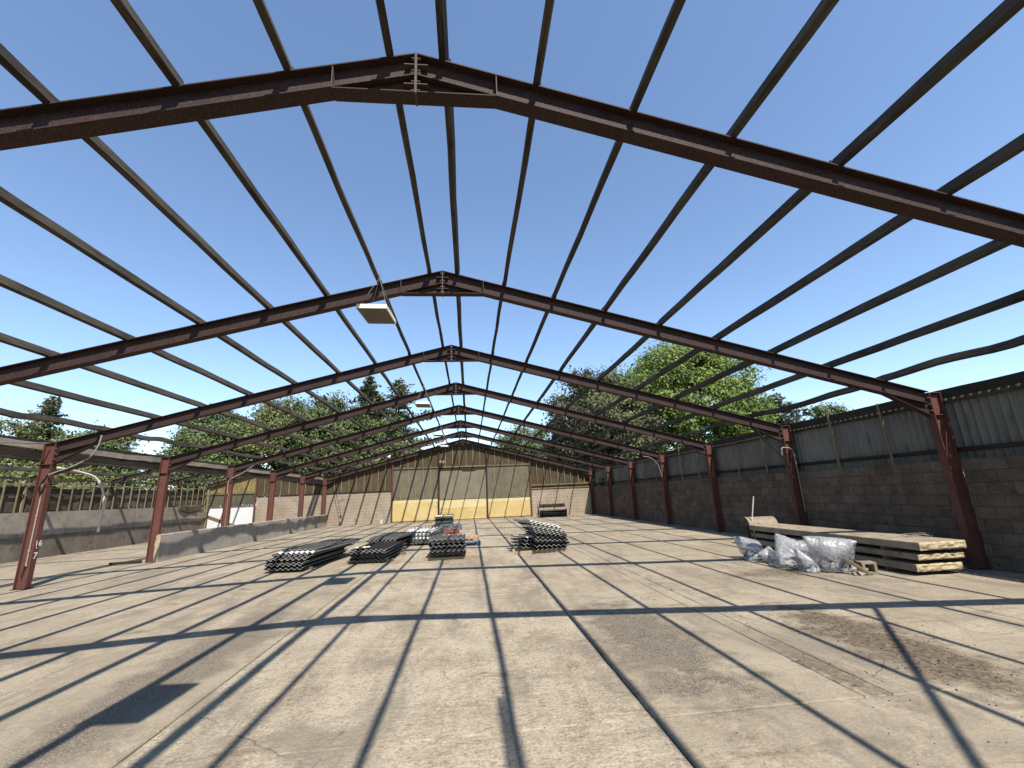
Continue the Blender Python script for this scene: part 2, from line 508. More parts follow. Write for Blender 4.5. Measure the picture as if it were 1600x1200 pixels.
# ------------------------------------------------------------------ ground and floor
g = MB()
g.add([(-900, -900, -.32), (900, -900, -.32), (900, 900, -.32), (-900, 900, -.32)], [(0, 1, 2, 3)])
tag(g.build('ground', M['grass']), kind='structure')
fl = MB()
fl.prism([(-20.2, -.30), (10.6, -.30), (10.6, -.045), (-11.4, -.045), (-20.2, -.235)], -9.5, 36.6)
floor = tag(fl.build('floor', M['mortar']), kind='structure')


def slab(x0, x1, y0, y1):
    gp = .005; c = .010
    dz = R.uniform(-.002, .002)

    def edge(a, b, inset, z):
        pts = []
        L = math.hypot(b[0] - a[0], b[1] - a[1]); n = max(2, int(L / .16)) if max(a[1], b[1]) < 16 else 2
        for k in range(n):
            u = k / n
            x, y = a[0] + (b[0] - a[0]) * u, a[1] + (b[1] - a[1]) * u
            w = .0 if k == 0 else .010 * max(0, noise.noise(Vector((x * 5.1, y * 5.1, z))) + .15) + .006 * noise.noise(Vector((x * 17, y * 17, z)))
            pts.append((x + inset[0] * abs(w), y + inset[1] * abs(w)))
        return pts

    def loop(g, z):
        A = [(x0 + g, y0 + g), (x1 - g, y0 + g), (x1 - g, y1 - g), (x0 + g, y1 - g)]
        I = [(0, 1), (-1, 0), (0, -1), (1, 0)]
        out = []
        for k in range(4): out += edge(A[k], A[(k + 1) % 4], I[k], x0 + y0)
        return out
    m = MB()
    a, b = loop(gp, 0), loop(gp + c, 0)
    n = len(a)
    vs = [(x, y, lfloor(x) - .06) for x, y in a] + [(x, y, lfloor(x) - c + dz) for x, y in a] + [(x, y, lfloor(x) + dz) for x, y in b]
    fs = [tuple(range(2 * n, 3 * n))]
    for k in range(n):
        q = (k + 1) % n
        fs += [(k, q, q + n, k + n), (k + n, q + n, q + 2 * n, k + 2 * n)]
    m.add(vs, fs)
    m.build('concrete_slab', M['floor'], floor)


YE = [-9.4, -3.2, 3.95, 9.6, 15.3, 20.6, 26.0, 31.2, 36.5]
for j in range(len(YE) - 1):
    if YE[j + 1] <= 4: xs = [-20.1, -15.4, -11.4, -8.1, -4.82, -2.6, 1.45, 6.9, 10.5]
    else: xs = [-20.1, -15.4, -11.4, -8.1, -4.82, -2.6, 1.45, 3.32, 3.58, 6.9, 10.5]
    for i in range(len(xs) - 1): slab(xs[i], xs[i + 1], YE[j], YE[j + 1])

# crumbs of dirt and stone
cr = MB()


def crumb(m, x, y, s, z0=None):
    z = lfloor(x) if z0 is None else z0
    p = [Vector((R.uniform(-1, 1), R.uniform(-1, 1), R.uniform(0, .7))) for _ in range(2)]
    a = R.uniform(0, 6.28)
    pts = [(x + s * math.cos(a + k * 2.09) * R.uniform(.7, 1.2), y + s * math.sin(a + k * 2.09) * R.uniform(.7, 1.2), z + .001) for k in range(3)]
    pts += [(x + s * .5 * math.cos(a + 1 + k * 2.09), y + s * .5 * math.sin(a + 1 + k * 2.09), z + s * R.uniform(.4, .9)) for k in range(3)]
    m.add(pts, [(0, 1, 3), (1, 2, 4), (2, 0, 5), (1, 4, 3), (2, 5, 4), (0, 3, 5), (3, 4, 5)])


for k in range(420): crumb(cr, R.uniform(-9, 9), 3 + 20 * R.random() ** 1.5, R.uniform(.003, .009))
for k in range(420): crumb(cr, R.gauss(4.5, .5), R.gauss(4.9, 1.1), R.uniform(.003, .011))
for k in range(260): crumb(cr, R.gauss(6.6, .9), R.gauss(9.2, .6), R.uniform(.004, .014))
for k in range(160): crumb(cr, R.uniform(9.3, 9.9), R.uniform(6, 34), R.uniform(.006, .02))
tag(cr.build('floor_debris', M['bark']), 'small crumbs of dirt and stone scattered over the concrete floor', 'debris', kind='stuff')


# ------------------------------------------------------------------ steel portal frames
def ibeam(m, p0, p1, depth, width, y, tf=.014, tw=.010):
    """I section in the plane y=const; p0,p1 (x,z) run along its top (outer) edge, depth hangs to the right-hand side"""
    p0, p1 = Vector((p0[0], 0, p0[1])), Vector((p1[0], 0, p1[1]))
    d = (p1 - p0).normalized()
    nrm = Vector((d.z, 0, -d.x))
    if nrm.z > 1e-6: nrm = -nrm
    sec = [(0, tf, width), (depth - tf, depth, width), (tf, depth - tf, tw)]
    for a, b, w in sec:
        vs = []
        for p in (p0, p1):
            for (t, s) in ((a, -1), (a, 1), (b, 1), (b, -1)):
                q = p + nrm * t
                vs.append((q.x, y + s * w / 2, q.z))
        m.add(vs, [(0, 1, 2, 3), (7, 6, 5, 4), (0, 4, 5, 1), (1, 5, 6, 2), (2, 6, 7, 3), (3, 7, 4, 0)])


RD, RW = .275, .165
PUR_R = [-.20, .77, 1.81, 2.88, 4.05, 5.27, 6.48, 7.70, 8.88]
PUR_L = [-.73, -1.73, -2.75, -3.82, -5.04, -6.27, -7.5, -8.68, -9.91]


def make_frame(y):
    fr = link('portal_frame', None, None, (0, y, 0)); fr.empty_display_size = .2
    rb = roofz(XA) - RD / math.cos(math.atan(SR))
    # rafters
    m = MB(); ibeam(m, (XA + .013, ZA - .004), (9.800, roofz(9.800)), RD, RW, 0); m.build('rafter', M['steel'], fr)
    m = MB(); ibeam(m, (-10.968, roofz(-10.968)), (XA - .013, ZA - .004), RD, RW, 0); m.build('rafter', M['steel'], fr)
    # apex plate, bolts, haunch
    m = MB(); m.box(XA - .012, XA + .012, -.084, .084, 5.788, ZA + .004); ap = m.build('apex_plate', M['plate'], fr)
    m = MB(); m.tube([(-.045, 0, 0), (.045, 0, 0)], .017, 6); bme = m.mesh('bolt', M['plate'])
    for z in (5.825, 5.94, 6.08, 6.24):
        for s in (-.060, .060): link('bolt', bme, ap, (XA, s, z))
    zb = 5.80
    for sgn, xe in ((-1, -1.31), (1, .35)):
        m = MB()
        zt = roofz(xe) - RD - .012
        m.prism([(XA + sgn * .014, rb - .002), (XA + sgn * .014, zb + .012), (xe, zb + .014)], -.006, .006)
        m.box(min(XA + sgn * .014, xe), max(XA + sgn * .014, xe), -RW / 2 + .002, RW / 2 - .002, zb - .002, zb + .011)
        m.build('apex_haunch', M['steel'], fr)
        m = MB()
        for z in (6.15, 5.90):
            for q0, q1 in ((-.078, -.007), (.007, .078)):
                m = MB(); m.box(min(XA + sgn * .014, XA + sgn * .12), max(XA + sgn * .014, XA + sgn * .12), q0, q1, z, z + .010)
                m.build('apex_stiffener', M['plate'], ap)
        for q0, q1 in ((-.078, -.006), (.006, .078)):
            m = MB(); m.box(xe - .005, xe + .005, q0, q1, roofz(xe) - RD + .01, roofz(xe) - .02)
            m.build('web_stiffener', M['plate'], fr)
    # columns
    for xi, xo, zt, s in ((9.805, 10.085, ZR, 1), (-10.972, -11.252, ZL, -1)):
        m = MB(); tf = .014
        a, b = min(xi, xo), max(xi, xo)
        m.box(a, a + tf, -.075, .075, 0.0, zt); m.box(b - tf, b, -.075, .075, 0.0, zt)
        m.box(a + tf, b - tf, -.005, .005, 0.0, zt - .01)
        co = m.build('column', M['column'], fr)
        for q0, q1 in ((-.072, -.006), (.006, .072)):
            m = MB(); m.box(a + tf, b - tf, q0, q1, 3.05, 3.062); m.build('stiffener', M['column'], co)
        m = MB(); m.box(a + tf, b - tf, -.070, .070, zt - .010, zt + .002); m.build('cap_plate', M['column'], co)
        m = MB(); m.box(a - .03, b + .03, -.11, .11, -.003, .014); m.build('base_plate', M['steel'], co)
        # eaves haunch
        xh = xi - s * .97
        zc = 3.06 if s < 0 else 3.02
        zr0 = roofz(xi) - RD - .008; zr1 = roofz(xh) - RD - .008
        m = MB()
        m.prism([(xi - s * .002, zr0), (xi - s * .002, zc + .01), (xh, zr1)], -.006, .006)
        m.bar((xi - s * .002, 0, zc), (xh, 0, zr1 - .008), .13, .012, (0, 0, 1))
        m.build('eaves_haunch', M['steel'], fr)
        for z in (zc + .12, zc + .26, zc + .4):
            for q in (-.05, .05): link('bolt', bme, co, (xi - s * .006, q, z))
    # purlin cleats
    cm = MB(); cm.box(-.05, .05, -.04, .04, 0, .006); cm.box(-.05, -.044, -.04, .04, .006, .09)
    cme = cm.mesh('cleat', M['steel'])
    for x in PUR_R + PUR_L:
        sg = 1 if x > XA else -1
        link('cleat', cme, fr, (x + sg * .09, 0, roofz(x + sg * .09) + .001), (0, math.atan(SR) * sg if sg > 0 else -math.atan(SLF), 0), (1 if sg > 0 else -1, 1, 1))
    return fr


ORD = ['', 'second', 'third', 'fourth', 'fifth', 'sixth', 'seventh', 'eighth', 'ninth']
fr8 = make_frame(FY[8])
tag(fr8, 'rust red steel portal frame standing against the boarded gable end', 'portal frame', 'steel portal frames of the open shed')
FR = {8: fr8}
for i in range(7, -1, -1):
    c = copy_tree(fr8); c.location = (0, FY[i], 0)
    tag(c, 'rust red steel portal frame, %s in the row from the boarded gable end' % ORD[8 - i])
    FR[i] = c

# white painted number and conduit on the third column of the open side
for txt, yy, zz, sz in (('16', FY[3] - .068, 1.00, .20), ('·', FY[3] - .03, .88, .24), ('7', FY[3] - .045, .70, .22)):
    cu = bpy.data.curves.new('t', 'FONT'); cu.body = txt; cu.size = sz; cu.extrude = .0012; cu.align_x = 'LEFT'
    to = bpy.data.objects.new('t', cu); COL.objects.link(to)
    dg = bpy.context.evaluated_depsgraph_get(); me = bpy.data.meshes.new_from_object(to.evaluated_get(dg))
    bpy.data.objects.remove(to)
    me.materials.clear(); me.materials.append(M['paint'])
    o = link('painted_number', me, FR[3], (-10.9695, yy - FY[3], zz), (rad(90), 0, rad(90)))
    o['label'] = 'white hand painted number on the red column'
m = MB(); m.tube([(-11.10, -.03, .55), (-11.10, -.03, 2.25)], .014, 8)
for z in (.55, .9, 1.75, 2.25): m.tube([(-11.10, -.03, z - .02), (-11.10, -.03, z + .02)], .024, 8)
m.build('conduit', M['conduit'], FR[3])
m = MB(); m.tube([(-11.10, -.03, .5), (-11.10, -.03, 2.4)], .012, 8); m.build('conduit', M['conduit'], FR[5])


# ------------------------------------------------------------------ purlins
def warped(m, x, z, y0, y1, w, h, tilt, amp, sag, ph, seg=10):
    ca, sa = math.cos(tilt), math.sin(tilt)
    rings = []
    for k in range(seg + 1):
        u = k / seg; y = y0 + (y1 - y0) * u
        e = 4 * u * (1 - u)
        dx = amp * noise.noise(Vector((x * 3, y * .8, ph))) * e
        dz = amp * noise.noise(Vector((x * 3 + 9, y * .9, ph))) * e - sag * e
        ww = w * (1 + .10 * noise.noise(Vector((x, y * 2.1, ph + 5)))); hh = h * (1 + .08 * noise.noise(Vector((x, y * 2.3, ph + 8))))
        tw = tilt + amp * 1.6 * noise.noise(Vector((x, y * .7, ph + 3)))
        ca, sa = math.cos(tw), math.sin(tw)
        ring = []
        for (a, b) in ((-ww / 2, 0), (ww / 2, 0), (ww / 2, hh), (-ww / 2, hh)):
            ring.append((x + dx + a * ca + b * sa, y, z + dz - a * sa + b * ca))
        rings += ring
    fs = [(3, 2, 1, 0)] + [tuple(4 * seg + q for q in (0, 1, 2, 3))]
    for k in range(seg):
        for q in range(4):
            n = (q + 1) % 4
            fs.append((4 * k + q, 4 * k + n, 4 * k + 4 + n, 4 * k + 4 + q))
    m.add(rings, fs)


LOWN = ['nearest the ridge', 'second below the ridge', 'third below the ridge', 'fourth below the ridge', 'fifth below the ridge', 'sixth below the ridge', 'seventh below the ridge', 'eighth below the ridge', 'lowest and most warped']
YP = [FY[0] - B] + FY[:8] + [FY[8] + .22]
for side, lst, tilt, nm in ((1, PUR_R, math.atan(SR), 'on the roof slope over the tall block wall'), (-1, PUR_L, -math.atan(SLF), 'on the roof slope over the low concrete wall')):
    for k, x in enumerate(lst):
        P = thing('purlin', 'weathered timber purlin %s %s' % (LOWN[k], nm), 'purlin', (0, 0, 0), 'timber roof purlins')
        low = k == len(lst) - 1
        for j in range(len(YP) - 1):
            y0, y1 = YP[j], YP[j + 1]
            m = MB()
            far = 1 if y0 < 12 else .8
            warped(m, x + R.uniform(-.012, .012), roofz(x) + .007, y0 + .002, y1 - .002, .072, .128, tilt, .12 if low else .018, R.uniform(.01, .06) if low else R.uniform(-.01, .015), R.uniform(0, 50), 16 if low else 8)
            m.build('timber', M['timber_y'], P)
        if side == 1 and k == 2:
            m = MB(); warped(m, x - .075, roofz(x) + .012, FY[0] - .9, FY[0] + 1.6, .05, .10, tilt, .02, 0, 3); m.build('splice_timber', M['timber_y'], P)

# diagonal roof brace over the bay beside the block wall (its shadow crosses the floor)
br = MB(); br.bar((6.95, FY[1] - .09, roofz(6.95) - .06), (4.15, FY[0] + .09, roofz(4.15) - .06), .05, .05)
tag(br.build('roof_brace', M['steel']), 'long diagonal steel brace under the roof slope, throwing an oblique shadow', 'brace')

# translucent verge sheets left at the gable
for x0, x1, lab in ((-3.95, -.95, 'pale translucent roof sheet left along the gable verge beside the conifers'), (.15, 1.75, 'short pale translucent roof sheet left along the gable verge beside the dark tree')):
    m = MB(); n = int((x1 - x0) / .0365)
    top = []
    for k in range(n + 1):
        x = x0 + (x1 - x0) * k / n
        z = roofz(x) + .17
        top.append((x, z))
    m.prism(top + [(a, b - .006) for a, b in reversed(top)], FY[8] - .35, FY[8] + .55)
    tag(m.build('roof_sheet', M['translucent']), lab, 'roof sheet', 'roof sheets left on the verge')

# ------------------------------------------------------------------ blocks
def block_mesh(L, D, H, mt):
    c = .008
    m = MB()
    # chamfered box: front face (towards -x and +x) insets
    vs = []
    for sx in (-1, 1):
        for (yy, zz) in ((0, 0), (L, 0), (L, H), (0, H)): vs.append((sx * (D / 2 - c), yy, zz))
        for (yy, zz) in ((c, c), (L - c, c), (L - c, H - c), (c, H - c)): vs.append((sx * D / 2, yy, zz))
    fs = [(4, 5, 6, 7)[::-1], (12, 13, 14, 15)]
    for k in range(4):
        n = (k + 1) % 4
        fs += [(k, n, n + 4, k + 4), (8 + k, k + 12, n + 12, 8 + n), (k, k + 8, n + 8, n)]
    m.add(vs, fs)
    return m.mesh('block', mt)


CH, BL = .235, .45
BM = {}


def bmesh_for(L, mt):
    key = (round(L, 2), mt.name)
    if key not in BM: BM[key] = block_mesh(key[0] - .012, .14, CH - .012, mt)
    return BM[key]


WX = 10.13
for i in range(1, 8):
    y0, y1 = FY[i] + .085, FY[i + 1] - .085
    nm = 'between the gable corner and the next steel column' if i == 7 else 'bay wall %s from the gable corner' % ORD[7 - i]
    lab = 'brown grey concrete block wall ' + ('filling the bay against the gable corner' if i == 7 else 'filling the bay, %s along from the gable corner' % ORD[7 - i])
    W = thing('block_wall', lab, 'wall', (WX, y0, 0), 'block walls between the steel columns')
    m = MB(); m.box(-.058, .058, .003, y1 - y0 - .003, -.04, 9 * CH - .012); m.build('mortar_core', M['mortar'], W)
    for r in range(9):
        y = 0.0
        first = True
        while y < y1 - y0 - .02:
            L = BL / 2 if (first and r % 2) else BL
            first = False
            L = min(L, y1 - y0 - y)
            if L > .05:
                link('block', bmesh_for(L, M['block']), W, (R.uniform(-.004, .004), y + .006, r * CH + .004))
            y += L

# ------------------------------------------------------------------ corrugated sheets
def corr_points(width, pitch, amp, seg):
    n = int(round(width / pitch * seg))
    return [(width * k / n, amp * math.cos(2 * math.pi * (width * k / n) / pitch)) for k in range(n + 1)]


def corr_mesh(name, width, length, pitch, amp, th, mats, seg=6, bend=0.0, nl=1):
    """profile across x, runs along y, corrugation in z; material 0 faces, 1 edges"""
    pts = corr_points(width, pitch, amp, seg); n = len(pts)
    m = MB(); vs = []
    for j in range(nl + 1):
        y = length * j / nl; bz = bend * math.sin(math.pi * j / nl)
        vs += [(x - width / 2, y, z + th / 2 + bz) for x, z in pts] + [(x - width / 2, y, z - th / 2 + bz) for x, z in pts]
    fs = []; mi = []
    for j in range(nl):
        a, b = j * 2 * n, (j + 1) * 2 * n
        for k in range(n - 1):
            fs.append((a + k, a + k + 1, b + k + 1, b + k)); mi.append(0)
            fs.append((a + n + k + 1, a + n + k, b + n + k, b + n + k + 1)); mi.append(0)
        fs.append((a, b, b + n, a + n)); mi.append(1)
        fs.append((a + n - 1, a + 2 * n - 1, b + 2 * n - 1, b + n - 1)); mi.append(1)
    for a, fl_ in ((0, 1), (nl * 2 * n, 0)):
        for k in range(n - 1):
            q = (a + k, a + n + k, a + n + k + 1, a + k + 1)
            fs.append(q if fl_ else q[::-1]); mi.append(1)
    m.v = vs; m.f = fs; m.mi = mi
    return m.mesh(name, mats)


# side cladding over the block wall
cl_me = corr_mesh('sheet', 1.05, 1.50, .146, .027, .007, [M['fibre'], M['sheetedge']], 8)
for i in range(1, 8):
    y0, y1 = FY[i] + .002, FY[i + 1] - .002
    lab = 'grey corrugated cladding above the block wall, ' + ('bay at the gable corner' if i == 7 else '%s bay from the gable corner' % ORD[7 - i])
    Cd = thing('side_cladding', lab, 'cladding', (10.24, y0, 2.0), 'cladding above the block walls')
    n = 4; wd = (y1 - y0) / n
    for k in range(n):
        o = link('sheet', cl_me, Cd, (.07 + .006 * (k % 2), wd * (k + .5), -.02), (rad(90), 0, rad(90)), (wd / 1.02, 1, 1))
    m = MB(); m.box(-.03, .03, 0, y1 - y0, .27, .36); m.build('sheeting_rail', M['darkbeam'], Cd)
    m = MB(); m.box(-.02, .02, 0, y1 - y0, 1.30, 1.36); m.build('top_batten', M['timber_y'], Cd)
    m = MB(); warped(m, -.055, 1.405, 0, y1 - y0, .075, .19, 0, .02, 0, R.uniform(0, 9)); m.build('eaves_beam', M['darkbeam'], Cd)
    for yy, pale in ((1.46, 1), (3.03, 1 if i != 2 else 1)):
        m = MB(); tl = R.uniform(-.02, .02)
        m.bar((-.075, yy + tl, .14), (-.075 - R.uniform(.02, .05), yy - tl, 1.30 + (.3 if (i + int(yy)) % 2 else .02)), .05, .028, (1, 0, 0)); m.build('batten', M['timber_z'] if pale else M['batten_dark'], Cd)
    m = MB(); m.box(-.145, -.032, .085, .26, .13, 1.298); m.build('shade_strip', M['darkbeam'], Cd)  # dark strip added to stand in for the deep shade beside the column

# ------------------------------------------------------------------ gable end
GY = FY[8] + .16
def joined_blocks(x0, x1, rows, z0, y, parent, mt, mtm):
    m = MB()
    for r in range(rows):
        x = x0 - (BL / 2 if r % 2 else 0)
        while x < x1:
            a, b = max(x, x0) + .006, min(x + BL, x1) - .006
            if b - a > .04:
                dy = R.uniform(-.004, .004); zz = z0 + r * CH
                m.box(a, b, y + dy, y + .1 + dy, zz + .006, zz + CH - .006)
            x += BL
    o = m.build('blockwork', mt, parent); o['kind'] = 'stuff'
    m = MB(); m.box(x0 + .003, x1 - .003, y + .007, y + .093, z0 - .2, z0 + rows * CH - .012); m.build('mortar_core', mtm, parent)


W = thing('gable_block_wall', 'sunlit pale block wall of the gable between the white sheet and the yellow boards', 'wall', (0, GY, 0), 'gable block walls')
joined_blocks(-16.12, -6.06, 10, 0.02, 0, W, M['litblock'], M['litmortar'])
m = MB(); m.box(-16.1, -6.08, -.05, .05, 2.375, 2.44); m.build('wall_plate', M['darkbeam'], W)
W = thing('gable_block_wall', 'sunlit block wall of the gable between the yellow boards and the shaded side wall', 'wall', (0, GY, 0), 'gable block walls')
joined_blocks(4.98, 9.97, 9, -.02, 0, W, M['litblock'], M['litmortar'])
m = MB(); m.box(4.98, 9.97, -.06, .04, 2.11, 2.20); m.build('wall_plate', M['timber_x'], W)
m = MB(); m.box(4.98, 9.97, -.06, .0, 2.40, 2.48); m.build('sheeting_rail', M['timber_x'], W)


def boarding(parent, x0, x1, z0, topf, y, mt, bw=.115, gap=.0):
    m = MB(); x = x0
    while x < x1 - .02:
        a, b = x + gap / 2, min(x + bw, x1) - gap / 2
        zt0, zt1 = topf(a), topf(b)
        if min(zt0, zt1) > z0 + .03:
            dy = R.uniform(-.008, .008)
            m.add([(a, y + dy, z0), (b, y + dy, z0), (b, y + dy, zt1), (a, y + dy, zt0), (a, y + .02 + dy, z0), (b, y + .02 + dy, z0), (b, y + .02 + dy, zt1), (a, y + .02 + dy, zt0)],
                  [(0, 1, 2, 3), (7, 6, 5, 4), (0, 4, 5, 1), (1, 5, 6, 2), (2, 6, 7, 3), (3, 7, 4, 0)])
        x += bw
    o = m.build('boards', mt, parent); o['kind'] = 'stuff'
    return o


gtop = lambda x: roofz(x) + .05
Gb = thing('gable_boarding', 'brown vertical boarding with pale battens high on the gable under the roof frame', 'boarding', (0, GY, 0))
boarding(Gb, -11.2, -6.02, 2.38, gtop, .052, M['board'])
boarding(Gb, -6.0, 4.9, 3.98, gtop, .03, M['board'])
boarding(Gb, 4.92, 9.95, 2.06, gtop, .105, M['board'])
for x in [-10.45, -9.9, -9.34, -8.81, -8.21, -7.68, -7.13, -6.59]:
    m = MB(); m.box(x - .022, x + .022, -.005, .02, 2.46, gtop(x) - .3); m.build('batten', M['timber_z'], Gb)
for x in [-5.4, -4.85, -4.3, -3.69, -3.1, -1.9, -1.33, -.78, -.23, .32, .88, 2.1, 2.68, 3.2, 3.78, 4.35]:
    m = MB(); m.box(x - .022, x + .022, -.005, .02, 4.19, gtop(x) - .3); m.build('batten', M['timber_z'], Gb)
for x in [5.49, 6.08, 6.62, 7.21, 7.75, 8.28, 8.9, 9.4]:
    m = MB(); m.box(x - .022, x + .022, -.005, .02, 2.5, gtop(x) - .3); m.build('batten', M['timber_z'], Gb)

Gs = thing('boarded_opening', 'boarded up gable opening with yellow lower boards and grey sheets above', 'boarding', (0, GY, 0))
for x in (-6.03, -2.42, 1.40, 4.92):
    m = MB(); m.box(x - .05, x + .05, -.09, .03, 0.0, gtop(x) - .32 if abs(x) > 2.5 or x == -2.42 else gtop(x) - .32); m.build('post', M['column'] if abs(x) > 4 else M['steel'], Gs)
for a, b in ((-5.97, -2.48), (-2.36, 1.34), (1.46, 4.86)):
    m = MB(); m.box(a, b, -.05, .02, 4.06, 4.17); m.build('rail', M['timber_x'], Gs)
for a, b, z1, z2 in ((-5.97, -2.48, 1.42, 1.66), (-2.36, 1.34, .93, 1.55), (1.46, 4.86, 1.26, 1.50)):
    if z2 == 1.55:
        for q in range(6):
            m = MB(); m.box(a, b, .012, .032, .06 + q * .145, .06 + (q + 1) * .145 - .008); m.build('yellow_board', M['osb'], Gs)
    else:
        m = MB(); m.box(a, b, .012, .032, .10, z1 - .006); m.build('yellow_panel', M['osb'], Gs)
        m = MB(); m.box(a, b, .004, .036, .0, .095); m.build('sole_board', M['timber_x'], Gs)
    m = MB(); m.box(a, b, .008, .034, z1, z2); m.build('top_board', M['osbpale'], Gs)
    if z2 != 1.55:
        m = MB(); m.box(a, b, .02, .04, z2 + .02, 4.05); m.build('grey_sheet', M['sidesheet'], Gs)
        k = 6
        for q in range(1, k):
            x = a + (b - a) * q / k
            m = MB(); m.box(x - .018, x + .018, -.01, .018, z2 + .03, 4.05); m.build('batten', M['timber_z'], Gs)
    else:
        m = MB(); m.box(a + .02, b - .02, -.02, .03, z2 + .03, 3.86); m.build('door_panel', M['greysheet'], Gs)
        m = MB(); m.box(a, b, .0, .03, z2 + .002, z2 + .028); m.build('door_rail', M['darkbeam'], Gs)
        m = MB(); m.box(a, b, -.06, -.0, 3.865, 3.99); m.build('door_track', M['darkbeam'], Gs)
        m = MB(); m.box(-.55, .55, -.09, -.062, 3.80, 3.92); m.build('track_cover', M['darkbeam'], Gs)
m = MB(); m.box(-6.02, 4.91, .042, .055, 0, 4.1); m.build('backing_sheet', M['greysheet'], Gs)
m = MB(); m.tube([(-2.42, -.12, 1.15), (-2.42, -.12, 1.45)], .05, 8); m.build('latch', M['black'], Gs)

# ------------------------------------------------------------------ left shed (beyond the open column line)
LF = []
def left_frame(y):
    fr = link('roof_frame', None, None, (0, y, 0)); fr.empty_display_size = .2
    m = MB(); ibeam(m, (XLRID + .0, ZLRID), (-11.262, lroofz(-11.262)), .18, .10, 0, .01, .008); m.build('rafter', M['steel'], fr)
    m = MB(); ibeam(m, (XLS, lroofz(XLS)), (XLRID - .004, ZLRID), .18, .10, 0, .01, .008); m.build('rafter', M['steel'], fr)
    m = MB(); m.box(XLS - .16, XLS - .04, -.05, .05, -.22, 3.36); m.build('post', M['timber_z'], fr)
    return fr


lf = left_frame(FY[8] - .0)
tag(lf, 'slim brown steel roof frame of the left shed, at the white sheeted end', 'roof frame', 'roof frames of the left shed')
for i in range(7, 2, -1):
    c = copy_tree(lf); c.location = (0, FY[i], 0)
    tag(c, 'slim brown steel roof frame of the left shed, %s from the white sheeted end' % ORD[8 - i])
for k, x in enumerate([-18.86, -17.7, -16.6]):
    P = thing('lean_purlin', 'thin timber purlin on the left shed outer slope, %s' % ['nearest its eaves', 'second up from its eaves', 'third up from its eaves', 'beside its ridge'][k], 'purlin', (0, 0, 0), 'left shed purlins')
    for i in range(3, 8):
        m = MB(); warped(m, x, lroofz(x) + .004, FY[i] + .002, FY[i + 1] - .002, .07, .13, -.26, .05, .01, R.uniform(0, 40)); m.build('timber', M['timber_y'], P)

# outer wall of the left shed
for i in range(4, 8):
    y0, y1 = FY[i], FY[i + 1]
    lab = 'cast concrete wall under a slatted screen, ' + ('bay beside the white sheet' if i == 7 else '%s bay from the white sheet' % ORD[7 - i])
    W = thing('screened_wall', lab, 'wall', (XLS, y0, 0), 'outer wall bays of the left shed')
    for a, b, ya, yb in ((-.20, .82, 0, B / 2), (-.20, .82, B / 2, y1 - y0)):
        m = MB(); m.box(-.03, .04, ya + .008, yb - .008, a, b); m.build('lower_panel', M['panellow'], W)
    for ya, yb in ((0, (y1 - y0) * .5), ((y1 - y0) * .5, y1 - y0)):
        m = MB(); m.box(-.03, .03, ya + .01, yb - .01, .83, 1.88); m.build('upper_panel', M['panel'], W)
    # netting, sagging in one bay
    m = MB(); vs = []; nx, nz = 16, 8
    ztop = 3.02
    for a in range(nx + 1):
        for b_ in range(nz + 1):
            u, v = a / nx, b_ / nz
            z = 1.80 + v * (ztop - 1.80) - .10 * math.sin(math.pi * u) * v
            vs.append((-.10 + .05 * noise.noise(Vector((u * 5 + i, v * 3, 2.2))), u * (y1 - y0), z))
    fs = [(a * (nz + 1) + b_, (a + 1) * (nz + 1) + b_, (a + 1) * (nz + 1) + b_ + 1, a * (nz + 1) + b_ + 1) for a in range(nx) for b_ in range(nz)]
    m.add(vs, fs); o = m.build('netting', M['net'], W, True)
    md = o.modifiers.new('s', 'SOLIDIFY'); md.thickness = .01
    for k in range(7):
        yy = (k + .5) * (y1 - y0) / 7.3 + .12
        if abs(yy) < .1: continue
        m = MB(); t_ = R.uniform(-.02, .02)
        m.bar((.0, yy, 1.86), (.0, yy + t_, 3.28), .05, .035, (1, 0, 0)); m.build('batten', M['timber_z'], W)
    for zz, hh, xx in ((2.60, .07, -.035), (3.29, .10, -.03), (3.08, .035, -.03)):
        m = MB(); warped(m, xx, zz, 0.06, y1 - y0 - .06, .05, hh, 0, .05, .01, R.uniform(0, 9)); m.build('rail', M['timber_y'] if hh > .05 else M['conduit'], W)
# torn net swag
m = MB(); vs = []; n1, n2 = 14, 6
for a in range(n1 + 1):
    for b_ in range(n2 + 1):
        u, v = a / n1, b_ / n2
        vs.append((XLS + .09 + .03 * math.sin(u * 9), FY[7] + 1.4 + u * 2.9, 1.95 - v * (.12 + .42 * math.sin(math.pi * u) ** .7) + .03 * noise.noise(Vector((u * 6, v * 4, 0)))))
m.add(vs, [(a * (n2 + 1) + b_, (a + 1) * (n2 + 1) + b_, (a + 1) * (n2 + 1) + b_ + 1, a * (n2 + 1) + b_ + 1) for a in range(n1) for b_ in range(n2)])
o = m.build('net_swag', M['net'], None, True); md = o.modifiers.new('s', 'SOLIDIFY'); md.thickness = .012
tag(o, 'torn swag of brown netting hanging over the concrete panel of the left shed', 'netting')

